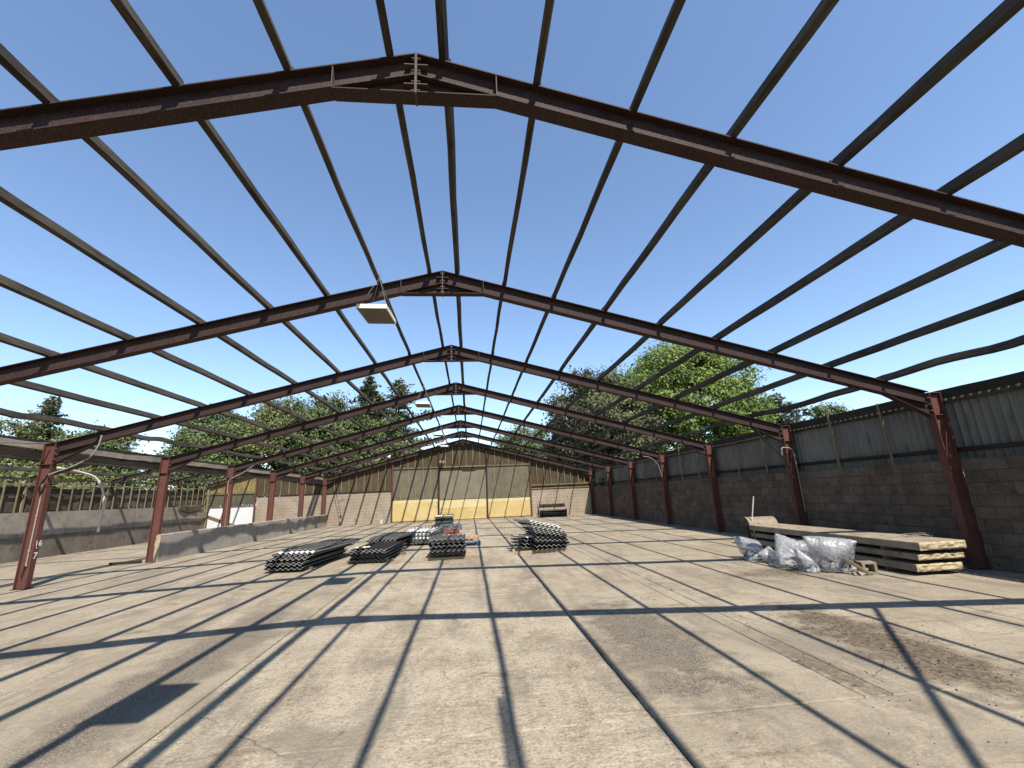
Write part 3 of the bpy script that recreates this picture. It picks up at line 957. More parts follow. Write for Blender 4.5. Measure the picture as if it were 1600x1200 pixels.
# sheeted end of the left shed
E_ = thing('sheeted_end', 'end of the left shed with white sheet below olive sheets and straw boarding', 'wall', (0, GY, 0))
m = MB(); m.box(-19.45, -16.25, 0, .04, -.2, 1.72); m.build('white_panel', M['whitesheet'], E_)
for k in range(5):
    a = -19.5 + k * .655
    m = MB(); m.box(a + .004, a + .651, .0, .03, 1.84, 2.62); m.build('olive_sheet', M['greendoor'], E_)
    m = MB(); m.box(a + .62, a + .655, -.03, -.004, 1.78, 2.62); m.build('batten', M['batten_dark'], E_)
m = MB(); m.box(-19.5, -16.2, -.06, -.01, 1.73, 1.80); m.build('rail', M['timber_x'], E_)
m = MB(); m.box(-19.5, -16.2, -.06, .02, 2.63, 2.72); m.build('rail', M['batten_dark'], E_)
m = MB(); m.box(-16.24, -16.15, -.08, .04, -.15, 3.9); m.build('post', M['column'], E_)
m = MB(); m.box(-19.62, -19.52, -.08, .04, -.2, 3.35); m.build('post', M['timber_z'], E_)
boarding(E_, -19.5, -16.25, 2.73, lambda x: lroofz(x) + .05, .02, M['boardy'], .13, .0)
boarding(E_, -16.14, -11.3, 2.45, lambda x: lroofz(x) + .05, .02, M['board'])
for x in (-15.6, -15.0, -14.4, -13.8, -13.2, -12.6, -12.0):
    m = MB(); m.box(x - .022, x + .022, -.02, .008, 2.46, lroofz(x) - .2); m.build('batten', M['timber_z'], E_)
lb = MB(); lb.bar((-19.2, FY[8] - 1.6, 1.35), (-15.7, FY[8] - 2.0, .10), .09, .22)
tag(lb.build('leaning_beam', M['timber_x']), 'thick pale timber beam leaning before the white sheet of the left shed', 'beam')
lb = MB(); lb.box(-17.4, -17.15, FY[8] - 1.75, FY[8] - 1.5, -.13, .62)
tag(lb.build('timber_prop', M['fresh']), 'short pale timber prop under the leaning beam by the white sheet', 'prop')

# valley gutter timbers along the open column line
for i in range(1, 8):
    y0, y1 = FY[i], FY[i + 1]
    lab = 'old valley timbers over the red columns, ' + ('bay at the gable end' if i == 7 else '%s bay from the gable' % ORD[7 - i])
    V = thing('valley_gutter', lab, 'gutter', (-11.33, y0, 3.2), 'valley timbers along the column line')
    m = MB(); warped(m, 0, .25, .002, y1 - y0 - .002, .10, .16, 0, .05, 0, R.uniform(0, 30), 24); m.build('upper_beam', M['oldbeam'], V)
    m = MB(); warped(m, -.01, .03, .002, y1 - y0 - .002, .08, .19, 0, .025, 0, R.uniform(0, 30)); m.build('lower_beam', M['darkbeam'], V)
    m = MB(); m.box(-.30, -.29, .003, y1 - y0 - .003, .42, .55); m.box(-.29, -.10, .003, y1 - y0 - .003, .42, .43); m.box(-.10, -.09, .003, y1 - y0 - .003, .42, .50)
    m.build('gutter', M['gutter'], V)
    m = MB(); warped(m, .03, -.04, .002, y1 - y0 - .002, .05, .05, 0, .03, .0, R.uniform(0, 30)); m.build('lower_batten', M['timber_y'], V)
kb = MB(); kb.bar((-11.30, FY[3] + .05, 2.72), (-11.30, FY[3] + 1.55, 3.21), .06, .09)
tag(kb.build('knee_brace', M['steel']), 'short rust red knee brace from the numbered column up to the valley timber', 'brace')

# low cast wall along the column line
for k, (y0, y1, h, lab) in enumerate(((FY[4] - .12, FY[5] + .0, .92, 'low grey cast concrete wall panel with broken yellow end'), (FY[5], FY[6], .92, 'low grey cast concrete wall panel between the broken-ended panel and the last grey one'), (FY[6], FY[7] - .1, .91, 'low grey cast concrete wall panel next to the short pale panel'), (FY[7] - .06, GY - .02, .86, 'short pale low wall panel joining the gable'))):
    W = thing('low_wall', lab, 'wall', (-10.89, y0, 0), 'low wall panels along the red columns')
    n = 20; m = MB(); L = y1 - y0 - .01; vs = []
    for a in range(n + 1):
        y = .005 + L * a / n
        e = .012 * noise.noise(Vector((y * 3, k, 0)))
        for (xx, zz) in ((-.065, -.02), (.065, -.02), (.065, h - .02 + e), (.05, h + e), (-.05, h + e), (-.065, h - .02 + e)): vs.append((xx, y, zz))
    fs = [(5, 4, 3, 2, 1, 0), tuple(6 * n + q for q in range(6))]
    for a in range(n):
        for q in range(6): fs.append((6 * a + q, 6 * a + (q + 1) % 6, 6 * a + 6 + (q + 1) % 6, 6 * a + 6 + q))
    m.add(vs, fs); m.build('panel', M['lowwall'] if k < 3 else M['panel'], W)
    m = MB()
    if k in (0, 3):
        pts = []
        for z_ in range(7):
            pts.append((.066 + R.uniform(-.01, .02), z_ * h / 6))
        for z_ in range(6, -1, -1): pts.append((-.066 - R.uniform(-.01, .03), z_ * h / 6 * .98))
        m.prism(pts, -.035, .003); m.build('broken_end', M['slabedge'], W)

# ------------------------------------------------------------------ hanging lamps
def make_lamp():
    L = link('hanging_lamp', None); L.empty_display_size = .2
    m = MB()
    a, b, h = .275, .40, .085
    m.add([(-a, -b, 0), (a, -b, 0), (a, b, 0), (-a, b, 0), (-a + .012, -b + .012, h), (a - .012, -b + .012, h), (a - .012, b - .012, h), (-a + .012, b - .012, h),
           (-a + .02, -b + .02, 0), (a - .02, -b + .02, 0), (a - .02, b - .02, 0), (-a + .02, b - .02, 0)],
          [(4, 5, 6, 7), (0, 1, 5, 4), (1, 2, 6, 5), (2, 3, 7, 6), (3, 0, 4, 7), (1, 0, 8, 9), (2, 1, 9, 10), (3, 2, 10, 11), (0, 3, 11, 8)])
    m.build('housing', M['lampwhite'], L)
    m = MB(); m.box(-a + .021, a - .021, -b + .021, b - .13, -.012, .01); m.build('diffuser', M['lampglass'], L)
    m = MB(); m.box(-a + .021, a - .021, b - .125, b - .021, -.006, .01); m.build('gear_cover', M['lampglass'], L)
    m = MB()
    for s in (-1, 1):
        m.tube([(s * .25, -.3, h - .01), (.0, .0, .78)], .004, 5); m.tube([(s * .25, .3, h - .01), (.0, .0, .78)], .004, 5)
    m.tube([(0, 0, .76), (0, 0, .86)], .012, 6)
    m.build('hanging_wires', M['wire'], L)
    return L


lp = make_lamp()
for k, (y, lab) in enumerate(((7.85, 'cream box lamp hanging at the second roof frame from the open end'), (1.70, 'cream box lamp over the open floor that throws a lone dark rectangular shadow'), (16.3, 'cream box lamp hanging before the fourth roof frame from the open end'), (24.7, 'cream box lamp hanging before the sixth roof frame from the open end'), (30.6, 'cream box lamp hanging nearest the gable boarding'))):
    o = lp if k == 0 else copy_tree(lp)
    o.location = (-1.68 if k != 1 else -1.79, y, 5.14); o.rotation_euler = (rad(1.5), rad(2), rad(R.uniform(-3, 3)))
    tag(o, lab, 'lamp', 'lamps hung under the roof')


# ------------------------------------------------------------------ stacks of corrugated sheets
SH = {}
def sheet_mesh(length, kind):
    key = (round(length, 1), kind)
    if key not in SH:
        mats = {'d': [M['sheetdark'], M['sheetedge']], 'g': [M['sheetgrey'], M['sheetedge']], 'p': [M['sheetpale'], M['sheetedge']], 'k': [M['sheetdark'], M['sheetdark']]}[kind]
        SH[key] = corr_mesh('corrugated_sheet', 1.06, key[0], .1514, .026, .0075, mats, 6, 0, 1)
    return SH[key]


UPN = ['bottom', 'second up', 'third up', 'fourth up', 'fifth up', 'sixth up', 'seventh up', 'eighth up', 'ninth up', 'tenth up', 'eleventh up', 'twelfth up']
CNT = {}


def put_sheet(x, y, z, rz, length, kind, label, group, rx=0, ry=0):
    n = CNT.get(label, 0); CNT[label] = n + 1
    if n < 12: label = label.replace('in the', UPN[n] + ' in the', 1)
    o = link('corrugated_sheet', sheet_mesh(length, kind), None, (x, y, z), (rx, ry, rz))
    return tag(o, label, 'roof sheet', group)


def bearer(x, y, L, rz, lab, grp, mt='timber_x', s=.075):
    m = MB(); m.box(-L / 2, L / 2, -s / 2, s / 2, 0, s)
    return tag(link('timber_bearer', m.mesh('timber_bearer', M[mt]), None, (x, y, .002), (0, 0, rz)), lab, 'timber', grp)


# A: long low stack nearest the low wall, splayed top
lab = 'corrugated sheet in the long splayed pile next to the low wall'
gA = 'long splayed sheet pile'
rzA = rad(-6)
ux = Vector((math.cos(rzA), math.sin(rzA), 0)); uy = Vector((-math.sin(rzA), math.cos(rzA), 0))
cA = Vector((-4.98, 13.0, 0))
kinds = 'dkgdkgdgpg'
for k in range(10):
    z = .10 + k * .045
    off = [0, .02, -.01, .03, .0, .05, .10, .02, .16, .10][k]
    by = [0, .05, .02, .0, .12, .10, .2, .28, .35, .55][k]
    p = cA + ux * off + uy * by
    put_sheet(p.x, p.y, z, rzA + rad([0, 1, -1, 0, 1, 2, -2, 1, -3, -4][k]), 3.1, kinds[k], lab, gA)
for q in (.45, 2.5):
    p = cA + uy * q; bearer(p.x, p.y, 1.2, rzA, 'timber bearer under the long splayed sheet pile next to the low wall', 'bearers of splayed pile')
# B: dark neat pile
lab = 'corrugated sheet in the low dark pile beside the splayed pile'
for k in range(7):
    put_sheet(-2.98 + R.uniform(-.02, .02), 13.85 + R.uniform(-.05, .10), .09 + k * .047, rad(-5 + R.uniform(-1, 1)), 2.4, 'dkdkgdd'[k], lab, 'low dark sheet pile')
for q in (14.2, 15.7): bearer(-3.0 + (q - 13.8) * .09, q, 1.4, rad(-5), 'timber bearer under the low dark pile of sheets', 'bearers of dark pile')
bg_ = MB(); vs = []
for a in range(9):
    for b_ in range(6):
        vs.append((-.2 + .05 * a + .02 * noise.noise(Vector((a, b_, 1.5))), -.1 + .04 * b_, .015 + .05 * abs(noise.noise(Vector((a * .7, b_ * .9, 4.2))))))
bg_.add(vs, [(a * 6 + b_, (a + 1) * 6 + b_, (a + 1) * 6 + b_ + 1, a * 6 + b_ + 1) for a in range(8) for b_ in range(5)])
o = bg_.build('plastic_scrap', dirty('lime plastic', (.8, .95, .25), (1.2, 1.25, .9), 7, 40, .5, .3)); o.location = (-3.15, 14.0, .43); o.rotation_euler = (.05, .03, .3)
tag(o, 'crumpled lime and white plastic scrap on the low dark pile', 'scrap')
# B2: pile behind with bluish curved top
lab = 'corrugated sheet in the wide dark pile behind the low pile'
for k in range(8):
    put_sheet(-3.2 + R.uniform(-.05, .1), 17.0 + R.uniform(-.1, .18), .09 + k * .048, rad(-8 + R.uniform(-2, 2)), 2.4, 'dkdgkdgg'[k], lab, 'wide dark sheet pile', ry=R.uniform(-.02, .02))
for q in (17.4, 18.9): bearer(-3.15, q, 1.5, rad(-8), 'timber bearer under the wide dark pile of sheets', 'bearers of wide pile')
# Bw: pale loose sheets
lab = 'corrugated sheet in the loose pale heap beside the wide dark pile'
for k in range(9):
    put_sheet(-2.05 + R.uniform(-.12, .12), 18.3 + k * .12 + R.uniform(-.1, .1), .09 + k * .045, rad(-9 + R.uniform(-5, 5)), 2.4, 'dgdpdpppp'[k], lab, 'loose pale sheet heap', ry=R.uniform(-.05, .05))
for q in (18.8, 20.2): bearer(-1.95, q, 1.5, rad(-8), 'timber bearer under the loose pale heap of sheets', 'bearers of pale heap')
# C: square stack
lab = 'corrugated sheet in the square stack with jutting bearers'
for k in range(11):
    put_sheet(-.66 + R.uniform(-.03, .03), 13.72 + R.uniform(-.08, .09), .12 + k * .046, rad(1.5 + R.uniform(-1.2, 1.2)), 1.5, 'kgkdgkdkgdg'[k], lab, 'square sheet stack')
for q, L in ((13.85, 1.34), (14.35, 1.44), (14.9, 1.36)): bearer(-.66, q, L, rad(1), 'timber bearer jutting out under the square stack of sheets', 'bearers of square stack', 'fresh', .07)
# D: tumbled heap
lab = 'corrugated sheet in the level base of the tumbled heap'
for k in range(9):
    put_sheet(2.50 + R.uniform(-.05, .05), 14.0 + R.uniform(-.05, .1), .12 + k * .05, rad(6 + R.uniform(-3, 3)), 1.5, 'dkdkdgdgd'[k], lab, 'tumbled sheet heap', ry=.01 * k)
def heap(cx, cy, z, rz, L, kd, ry, rx=0.0):
    put_sheet(cx + math.sin(rz) * L / 2, cy - math.cos(rz) * L / 2, z, rz, L, kd, lab, 'tumbled sheet heap', rx=rx, ry=ry)


lab = 'tilted corrugated sheet in the slipped top of the tumbled heap'
for k in range(7):
    heap(2.42 - .05 * k, 14.55 + .04 * k, .56 + .050 * k, rad(4 + 2.2 * k), 1.3, 'dgdpdpp'[k], .15 + .012 * k, R.uniform(-.06, .02))
lab = 'short corrugated sheet in the side of the tumbled heap'
for k in range(4):
    heap(1.95, 14.75, .16 + .10 * k, rad(16 + 4 * k), .9, 'dgdp'[k], .05)
for q, L in ((14.15, 1.7), (14.75, 1.75)): bearer(2.2, q, L, rad(3), 'round pale timber bearer jutting from the tumbled heap of sheets', 'bearers of tumbled heap', 'fresh', .085)
# E: far pile
lab = 'corrugated sheet in the small pile before the yellow boards'
for k in range(12):
    put_sheet(-1.62 + R.uniform(-.04, .04), 28.2 + R.uniform(-.05, .05), .1 + k * .05, rad(-3 + R.uniform(-2, 2)), 1.6, 'dkdkgdkdkdgp'[k], lab, 'small far sheet pile')
fb = MB(); fb.box(-.35, .35, -.07, .07, 0, .04); o = fb.build('timber_offcut', M['darkbeam']); o.location = (-1.35, 28.5, .69)
tag(o, 'dark timber offcut lying on the small pile before the yellow boards', 'timber')


# ------------------------------------------------------------------ pallets and planks
def make_pallet(label, mt, loc, rz, grp='pallets on the floor'):
    P = thing('pallet', label, 'pallet', loc, grp, rz)
    for y in (-.45, 0, .45):
        for x in (-.53, 0, .53):
            m = MB(); m.box(x - .07, x + .07, y - .05, y + .05, .022, .10); m.build('foot_block', M[mt], P)
        m = MB(); m.box(-.6, .6, y - .05, y + .05, 0, .02); m.build('bottom_board', M[mt], P)
        m = MB(); m.box(-.6, .6, y - .05, y + .05, .101, .119); m.build('stringer', M[mt], P)
    for k in range(7):
        x = -.6 + k * .183
        m = MB(); m.box(x, x + .10, -.5, .5, .12, .142); m.build('slat', M[mt], P)
    return P


make_pallet('red painted wooden pallet on the floor', 'redpaint', (-1.15, 23.4, .002), rad(2))
make_pallet('faded blue grey wooden pallet near the small sheet pile', 'greypaint', (-1.08, 25.7, .002), rad(-3))
make_pallet('faded pallet on the red side, lying on another pallet', 'greypaint', (-1.05, 25.7, .150), rad(2))
make_pallet('bright blue wooden pallet behind the square stack', 'bluepaint', (-.25, 17.6, .002), rad(4))
make_pallet('pale bare wooden pallet lying on the bright blue pallet', 'fresh', (-.30, 17.65, .150), rad(-4))
for k, (x, y, z, rz, lab) in enumerate(((-.55, 19.9, .002, .75, 'long fresh plank on the floor between the pallets'), (-.35, 20.3, .002, .66, 'second fresh plank lying askew beside the long plank'))):
    m = MB(); m.box(-.95, .95, -.08, .08, 0, .06); o = m.build('plank', M['fresh']); o.location = (x, y, z); o.rotation_euler = (0, 0, rz); tag(o, lab, 'plank')

# ------------------------------------------------------------------ concrete panels by the block wall
slabx0, slabx1 = 8.36, 9.34
labs = ['bottom of three cast concrete panels stacked by the block wall', 'middle of three cast concrete panels stacked by the block wall', 'top of three cast concrete panels stacked by the block wall']
for k, (z0, z1, ya, yb, dx) in enumerate(((.07, .205, 8.02, 13.0, -.06), (.275, .385, 7.98, 13.0, -.02), (.455, .60, 7.92, 13.05, 0))):
    S = thing('concrete_panel', labs[k], 'concrete panel', (slabx0 + dx, ya, z0), 'stacked concrete panels')
    W_ = slabx1 - slabx0; L = yb - ya; H = z1 - z0
    m = MB(); n = 26; vs = []
    for a in range(n + 1):
        y = L * a / n
        e = [.012 * noise.noise(Vector((y * 4, q * 7.3, k))) for q in range(4)]
        for (xx, zz, q) in ((0, .012, 0), (.012, 0, 1), (W_ - .012, 0, 1), (W_, .012, 2), (W_, H - .012, 2), (W_ - .012, H, 3), (.012, H, 3), (0, H - .012, 0)):
            vs.append((xx + (e[q] if q in (0, 2) else 0), y, zz))
    fs = [tuple(reversed(range(8))), tuple(8 * n + q for q in range(8))]
    for a in range(n):
        for q in range(8): fs.append((8 * a + q, 8 * a + (q + 1) % 8, 8 * a + 8 + (q + 1) % 8, 8 * a + 8 + q))
    m.add(vs, fs); m.build('panel_body', M['slab'], S)
    # ragged end
    m = MB(); nx, nz = 22, 5; vs = []
    for a in range(nx + 1):
        for b_ in range(nz + 1):
            u, v = a / nx, b_ / nz
            ed = min(1, 4 * min(v, 1 - v) + .15) * min(1, 12 * min(u, 1 - u) + .2)
            vs.append((u * W_, -.004 - .05 * ed * (.5 + .7 * noise.noise(Vector((u * 9, v * 2.5, k * 3)))), v * H))
    m.add(vs, [(a * (nz + 1) + b_, (a + 1) * (nz + 1) + b_, (a + 1) * (nz + 1) + b_ + 1, a * (nz + 1) + b_ + 1) for a in range(nx) for b_ in range(nz)])
    m.build('broken_end', M['slabedge'], S)
for k, (zz, hh) in enumerate(((.002, .066), (.206, .068), (.386, .068))):
    for j, yy in enumerate((8.75, 11.9)):
        m = MB(); m.box(8.40, 9.25, yy - .04, yy + .04, zz, zz + hh)
        tag(m.build('panel_bearer', M['timber_x']), 'timber bearer under the %s concrete panel by the block wall' % ['bottom', 'middle', 'top'][k], 'timber', 'bearers between the concrete panels')
# curved sheet at the far end, metal rod
m = MB(); n = 14; pts = []
for a in range(n + 1):
    t_ = math.pi * (1.02 - a / n * .82); pts.append((.33 * math.cos(t_), .30 * math.sin(t_)))
inn = [(x * .93, z * .93) for x, z in reversed(pts)]
m.prism(pts + inn, -.42, .42); o = m.build('curved_sheet', M['slab'], None, False)
o.location = (8.92, 13.40, .50); o.rotation_euler = (0, 0, rad(80)); tag(o, 'arched tan sheet propped at the far end of the concrete panels', 'sheet')
m = MB(); m.box(8.62, 9.24, 13.12, 13.62, .002, .50); tag(m.build('support_crate', M['darkbeam']), 'dark box under the arched sheet behind the concrete panels', 'box')
m = MB(); m.tube([(8.60, 13.22, .0), (8.57, 13.2, .7), (8.72, 13.15, 1.42)], .016, 8)
tag(m.build('metal_rod', M['pipe']), 'thin pale metal rod standing upright behind the concrete panels', 'rod')
m = MB()
for k in range(5):
    pts = [(9.0 + .22 * math.cos(q * .6 + k) + .05 * k, 8.6 + .12 * math.sin(q * .6 + k), .61 + .06 * abs(math.sin(q * .5 + k * 1.3))) for q in range(9)]
    m.tube(pts, .004, 5)
tag(m.build('wire_tangle', M['wire']), 'small tangle of wire lying on the top concrete panel', 'wire')


# ------------------------------------------------------------------ plastic rubbish bags
def make_bag(label, loc, size, seed, w, d, frames, pressure, rx, rz):
    me = sim_bag(seed, w, d, frames, pressure, rx)
    me.transform(Matrix.Rotation(rz, 4, 'Z'))
    ext = [max(v.co[k] for v in me.vertices) - min(v.co[k] for v in me.vertices) for k in range(3)]
    me.transform(Matrix.Diagonal((size[0] / ext[0], size[1] / ext[1], size[2] / ext[2], 1)))
    me.materials.clear(); me.materials.append(M['bag'])
    Bg = thing('rubbish_bag', label, 'bag', loc, 'plastic rubbish bags')
    link('film', me, Bg)
    m = MB(); rr = random.Random(seed)
    for k in range(16):
        c = Vector((rr.uniform(-.28, .28) * size[0], rr.uniform(-.28, .28) * size[1], rr.uniform(.10, .42) * size[2])); q = rr.uniform(.04, .09)
        pts = [c + Vector((rr.uniform(-1, 1), rr.uniform(-1, 1), rr.uniform(-1, 1))).normalized() * q for _ in range(6)]
        m.add(pts, [(0, 1, 2), (0, 2, 3), (0, 3, 4), (0, 4, 1), (5, 2, 1), (5, 3, 2), (5, 4, 3), (5, 1, 4)])
    o = m.build('contents', M['rubbish'], Bg); o['kind'] = 'stuff'
    return Bg


make_bag('slumped bluish clear rubbish bag at the bag row end away from the hollow block', (6.98, 10.95, 0), (.72, .70, .52), 6, .75, .75, 22, 7, 65, 1.3)
make_bag('small glinting clear bag leaning on the slumped bluish bag', (6.98, 10.30, 0), (.52, .46, .34), 11, .75, .7, 24, 7, 70, 1.2)
make_bag('clear rubbish bag with a pointed corner in the middle of the bag row', (7.05, 9.72, 0), (.80, .74, .66), 1, .75, .85, 18, 5, 75, 2.2)
make_bag('small sagging clear bag wedged before the largest bag', (6.96, 9.08, 0), (.48, .46, .44), 8, .75, .75, 20, 6, 70, 2.0)
make_bag('largest puffed clear rubbish bag beside the hollow block', (7.42, 8.92, 0), (1.05, .85, .70), 2, .75, .85, 22, 8, 72, .9)

# hollow block and broken stones
hb = MB()
for (a, b, c, d) in ((0, .26, 0, .035), (0, .26, .18, .215), (0, .05, .035, .18), (.21, .26, .035, .18)):
    hb.box(a, b, c, d, 0, .215)
o = hb.build('hollow_block', M['slab']); o.location = (7.66, 8.45, .218); o.rotation_euler = (rad(90), 0, rad(-14)); o.location.z = .003; o.location.y = 8.66
tag(o, 'hollow concrete block lying beside the largest rubbish bag', 'block')
rr = random.Random(4)
for k, (x, y, s) in enumerate(((7.52, 8.42, .10), (7.66, 8.36, .07), (7.40, 8.45, .06))):
    m = MB()
    pts = [Vector((rr.uniform(-1, 1), rr.uniform(-1, 1), rr.uniform(-.2, 1))).normalized() * s * rr.uniform(.7, 1.1) for _ in range(10)]
    import bmesh
    bm = bmesh.new()
    for p in pts: bm.verts.new(p)
    bmesh.ops.convex_hull(bm, input=bm.verts)
    me = bpy.data.meshes.new('stone'); bm.to_mesh(me); bm.free(); me.materials.append(M['slab'])
    zmin = min(v.co.z for v in me.vertices)
    o = link('broken_stone', me, None, (x, y, -zmin)); tag(o, ['large broken concrete lump by the hollow block', 'small broken concrete lump by the hollow block', 'smallest pale stone by the largest bag'][k], 'stone')
m = MB(); m.bar((7.36, 8.60, .30), (7.62, 8.36, .03), .10, .05); tag(m.build('broken_board', M['timber_x']), 'short broken brown board leaning from the largest bag to the floor', 'board')

# ------------------------------------------------------------------ brush roller machine by the gable
K = thing('brush_roller', 'black brush roller machine with two pale upright arms before the gable block wall', 'machine', (6.15, 33.6, 0), None, rad(-4))
m = MB(); m.tube([(-.95, 0, .26), (.95, 0, .26)], .07, 10); m.build('roller_shaft', M['black'], K)
m = MB()
for k in range(46):
    x = -.93 + k * 1.86 / 45
    rr_ = .24 + R.uniform(-.02, .012)
    m.tube([(x - .014, 0, .26), (x + .014, 0, .26)], rr_, 14)
o = m.build('bristle_discs', M['bristle'], K)
m = MB(); m.box(-1.0, 1.0, -.10, .12, .52, .545); m.build('hood', M['black'], K)
m = MB(); m.box(-.98, .98, .06, .10, .70, .95); m.build('back_board', M['darkbeam'], K)
for s in (-1, 1):
    m = MB(); m.box(s * 1.03 - .03, s * 1.03 + .03, -.27, .25, .0, .56); m.build('side_plate', M['black'], K)
    m = MB(); m.bar((s * 1.08, -.02, .25), (s * 1.04 - .06, .10, 1.52), .07, .05, (1, 0, 0)); m.build('arm', M['conduit'], K)

# ------------------------------------------------------------------ loose cables and pipes
def cable(name, label, pts, r, mt, cat='cable'):
    # Catmull-Rom smoothing
    P = [Vector(p) for p in pts]; out = []
    for i in range(len(P) - 1):
        p0, p1, p2, p3 = P[max(i - 1, 0)], P[i], P[i + 1], P[min(i + 2, len(P) - 1)]
        for k in range(6):
            t_ = k / 6
            out.append(.5 * ((2 * p1) + (p2 - p0) * t_ + (2 * p0 - 5 * p1 + 4 * p2 - p3) * t_ ** 2 + (3 * p1 - p0 - 3 * p2 + p3) * t_ ** 3))
    out.append(P[-1])
    m = MB(); m.tube(out, r, 8)
    return tag(m.build(name, M[mt], None, True), label, cat)


y3, y5 = FY[3], FY[5]
cable('drooping_conduit', 'pale conduit drooping from the roof frame to the numbered column', [(-9.86, y3 - .1, 3.78), (-9.9, y3 - .1, 3.5), (-10.05, y3 - .11, 3.2), (-10.4, y3 - .12, 2.98), (-10.75, y3 - .12, 2.85), (-11.0, y3 - .12, 2.72), (-11.08, y3 - .09, 2.45)], .020, 'conduit', 'conduit')
cable('black_cable', 'short black cable curling down the web of the numbered column', [(-10.95, y3 - .13, 2.78), (-11.05, y3 - .12, 2.6), (-11.12, y3 - .10, 2.42), (-11.09, y3 - .06, 2.28)], .022, 'black')
cable('black_cable', 'black cable tail below the conduit on the numbered column', [(-11.10, y3 - .05, .56), (-11.11, y3 - .06, .42), (-11.13, y3 - .06, .28)], .012, 'black')
cable('roof_cable', 'thin grey cable slung along the valley timbers to the numbered column', [(-11.2, FY[2] + .4, 3.62), (-11.15, FY[2] + 2.2, 3.36), (-11.12, FY[2] + 3.4, 3.50), (-11.1, y3 - .1, 3.60)], .016, 'wire')
cable('hanging_pipe', 'white pipe curving out of the left shed roof and hanging down', [(-12.35, 14.6, 3.12), (-12.2, 15.2, 3.02), (-12.02, 15.6, 2.86), (-11.86, 15.75, 2.5), (-11.78, 15.8, 2.1), (-11.77, 15.8, 1.7), (-11.80, 15.8, 1.15)], .035, 'pipe', 'pipe')
cable('drooping_conduit', 'pale conduit running from the fifth frame rafter down to its red column', [(-9.9, y5 - .1, 3.72), (-10.2, y5 - .11, 3.5), (-10.6, y5 - .12, 3.22), (-11.0, y5 - .12, 3.02), (-11.12, y5 - .1, 2.85), (-11.12, y5 - .08, 2.3)], .022, 'conduit', 'conduit')
cable('bent_conduit', 'dark bent conduit hanging from the rafter to the shaded column over the concrete panels', [(8.95, FY[3] - .1, 3.42), (9.0, FY[3] - .11, 3.25), (9.35, FY[3] - .12, 2.85), (9.62, FY[3] - .12, 2.55), (9.78, FY[3] - .10, 2.25)], .022, 'black', 'conduit')
cable('bent_conduit', 'pale bent conduit stub on the shaded column over the concrete panels', [(9.60, FY[3] - .12, 2.60), (9.63, FY[3] - .13, 2.82), (9.78, FY[3] - .12, 2.84), (9.93, FY[3] - .11, 2.80), (10.02, FY[3] - .1, 2.55), (10.03, FY[3] - .1, .9)], .018, 'conduit', 'conduit')
cable('thin_cable', 'thin cable arching from the rafter to the shaded fifth column', [(8.9, FY[5] - .1, 3.4), (9.3, FY[5] - .1, 3.3), (9.65, FY[5] - .1, 2.9), (9.78, FY[5] - .1, 2.3)], .016, 'conduit')
cable('coiled_cable', 'dark coil of cable hung on the side cladding near the gable corner', [(10.12 - .02 * k, 33.0 + .28 * math.cos(k * 1.05), 2.42 + .28 * math.sin(k * 1.05)) for k in range(16)], .03, 'black')
cable('loop_of_wire', 'thin wire loop drooping along the top of the block wall', [(10.0, 8.9, 2.16), (9.99, 9.1, 2.05), (9.99, 9.4, 2.04), (10.0, 9.65, 2.16), (10.08, 9.7, 2.3)], .006, 'wire')


# ------------------------------------------------------------------ small things near the gable and columns
m = MB(); m.tube([(0, 0, 0), (0, 0, .30)], [.11, .135], 16); o = m.build('white_bucket', M['pipe']); o.location = (-6.7, 35.4, .002)
tag(o, 'small white bucket standing at the foot of the sunlit gable block wall', 'bucket')
cable('hanging_cable', 'thin dark cable hanging down the sunlit gable wall near the last red column', [(-10.35, FY[8] - .2, 3.35), (-10.2, FY[8] - .22, 2.5), (-9.95, FY[8] - .22, 1.6), (-9.75, FY[8] - .22, .75)], .016, 'black')
m = MB(); m.tube([(-9.75, FY[8] - .22, .55), (-9.75, FY[8] - .22, .75)], .06, 10); tag(m.build('cable_weight', M['black']), 'dark weight at the end of the cable hanging on the gable', 'weight')
fl_ = thing('flood_light', 'small pale flood light fixed high on the gable boarding', 'lamp', (-2.15, FY[8] - .05, 4.42))
m = MB(); m.box(-.16, .16, -.16, -.06, .0, .2); m.build('lamp_body', M['conduit'], fl_)
m = MB(); m.box(-.25, .25, -.05, .0, .07, .12); m.build('bracket', M['conduit'], fl_)
m = MB(); m.bar((-12.2, FY[4] - .35, .05), (-11.32, FY[4] - .15, .05), .09, .08); tag(m.build('timber_offcut', M['darkbeam']), 'dark timber offcut lying at the foot of the broken-ended low wall', 'timber')


# ------------------------------------------------------------------ trees
def leaf_cloud(pts, size, rr, droop=0.0, aspect=1.6):
    m = MB(); V = []; Fc = []
    for (p, nrm) in pts:
        s = size * rr.uniform(.6, 1.35)
        a = Vector((rr.gauss(0, 1), rr.gauss(0, 1), rr.gauss(0, .7) - droop)).normalized()
        b = (nrm * 1.3 + Vector((rr.gauss(0, .42), rr.gauss(0, .42), rr.gauss(0, .42) + .3))).normalized()
        sd = a.cross(b)
        if sd.length < .05: continue
        sd.normalize(); sd *= s * .5; a = a * s * aspect * .5
        o = len(V)
        V += [p - a, p + sd, p + a, p - sd]
        Fc.append((o, o + 1, o + 2, o + 3))
    m.v = [tuple(v) for v in V]; m.f = Fc; m.mi = [0] * len(Fc)
    return m


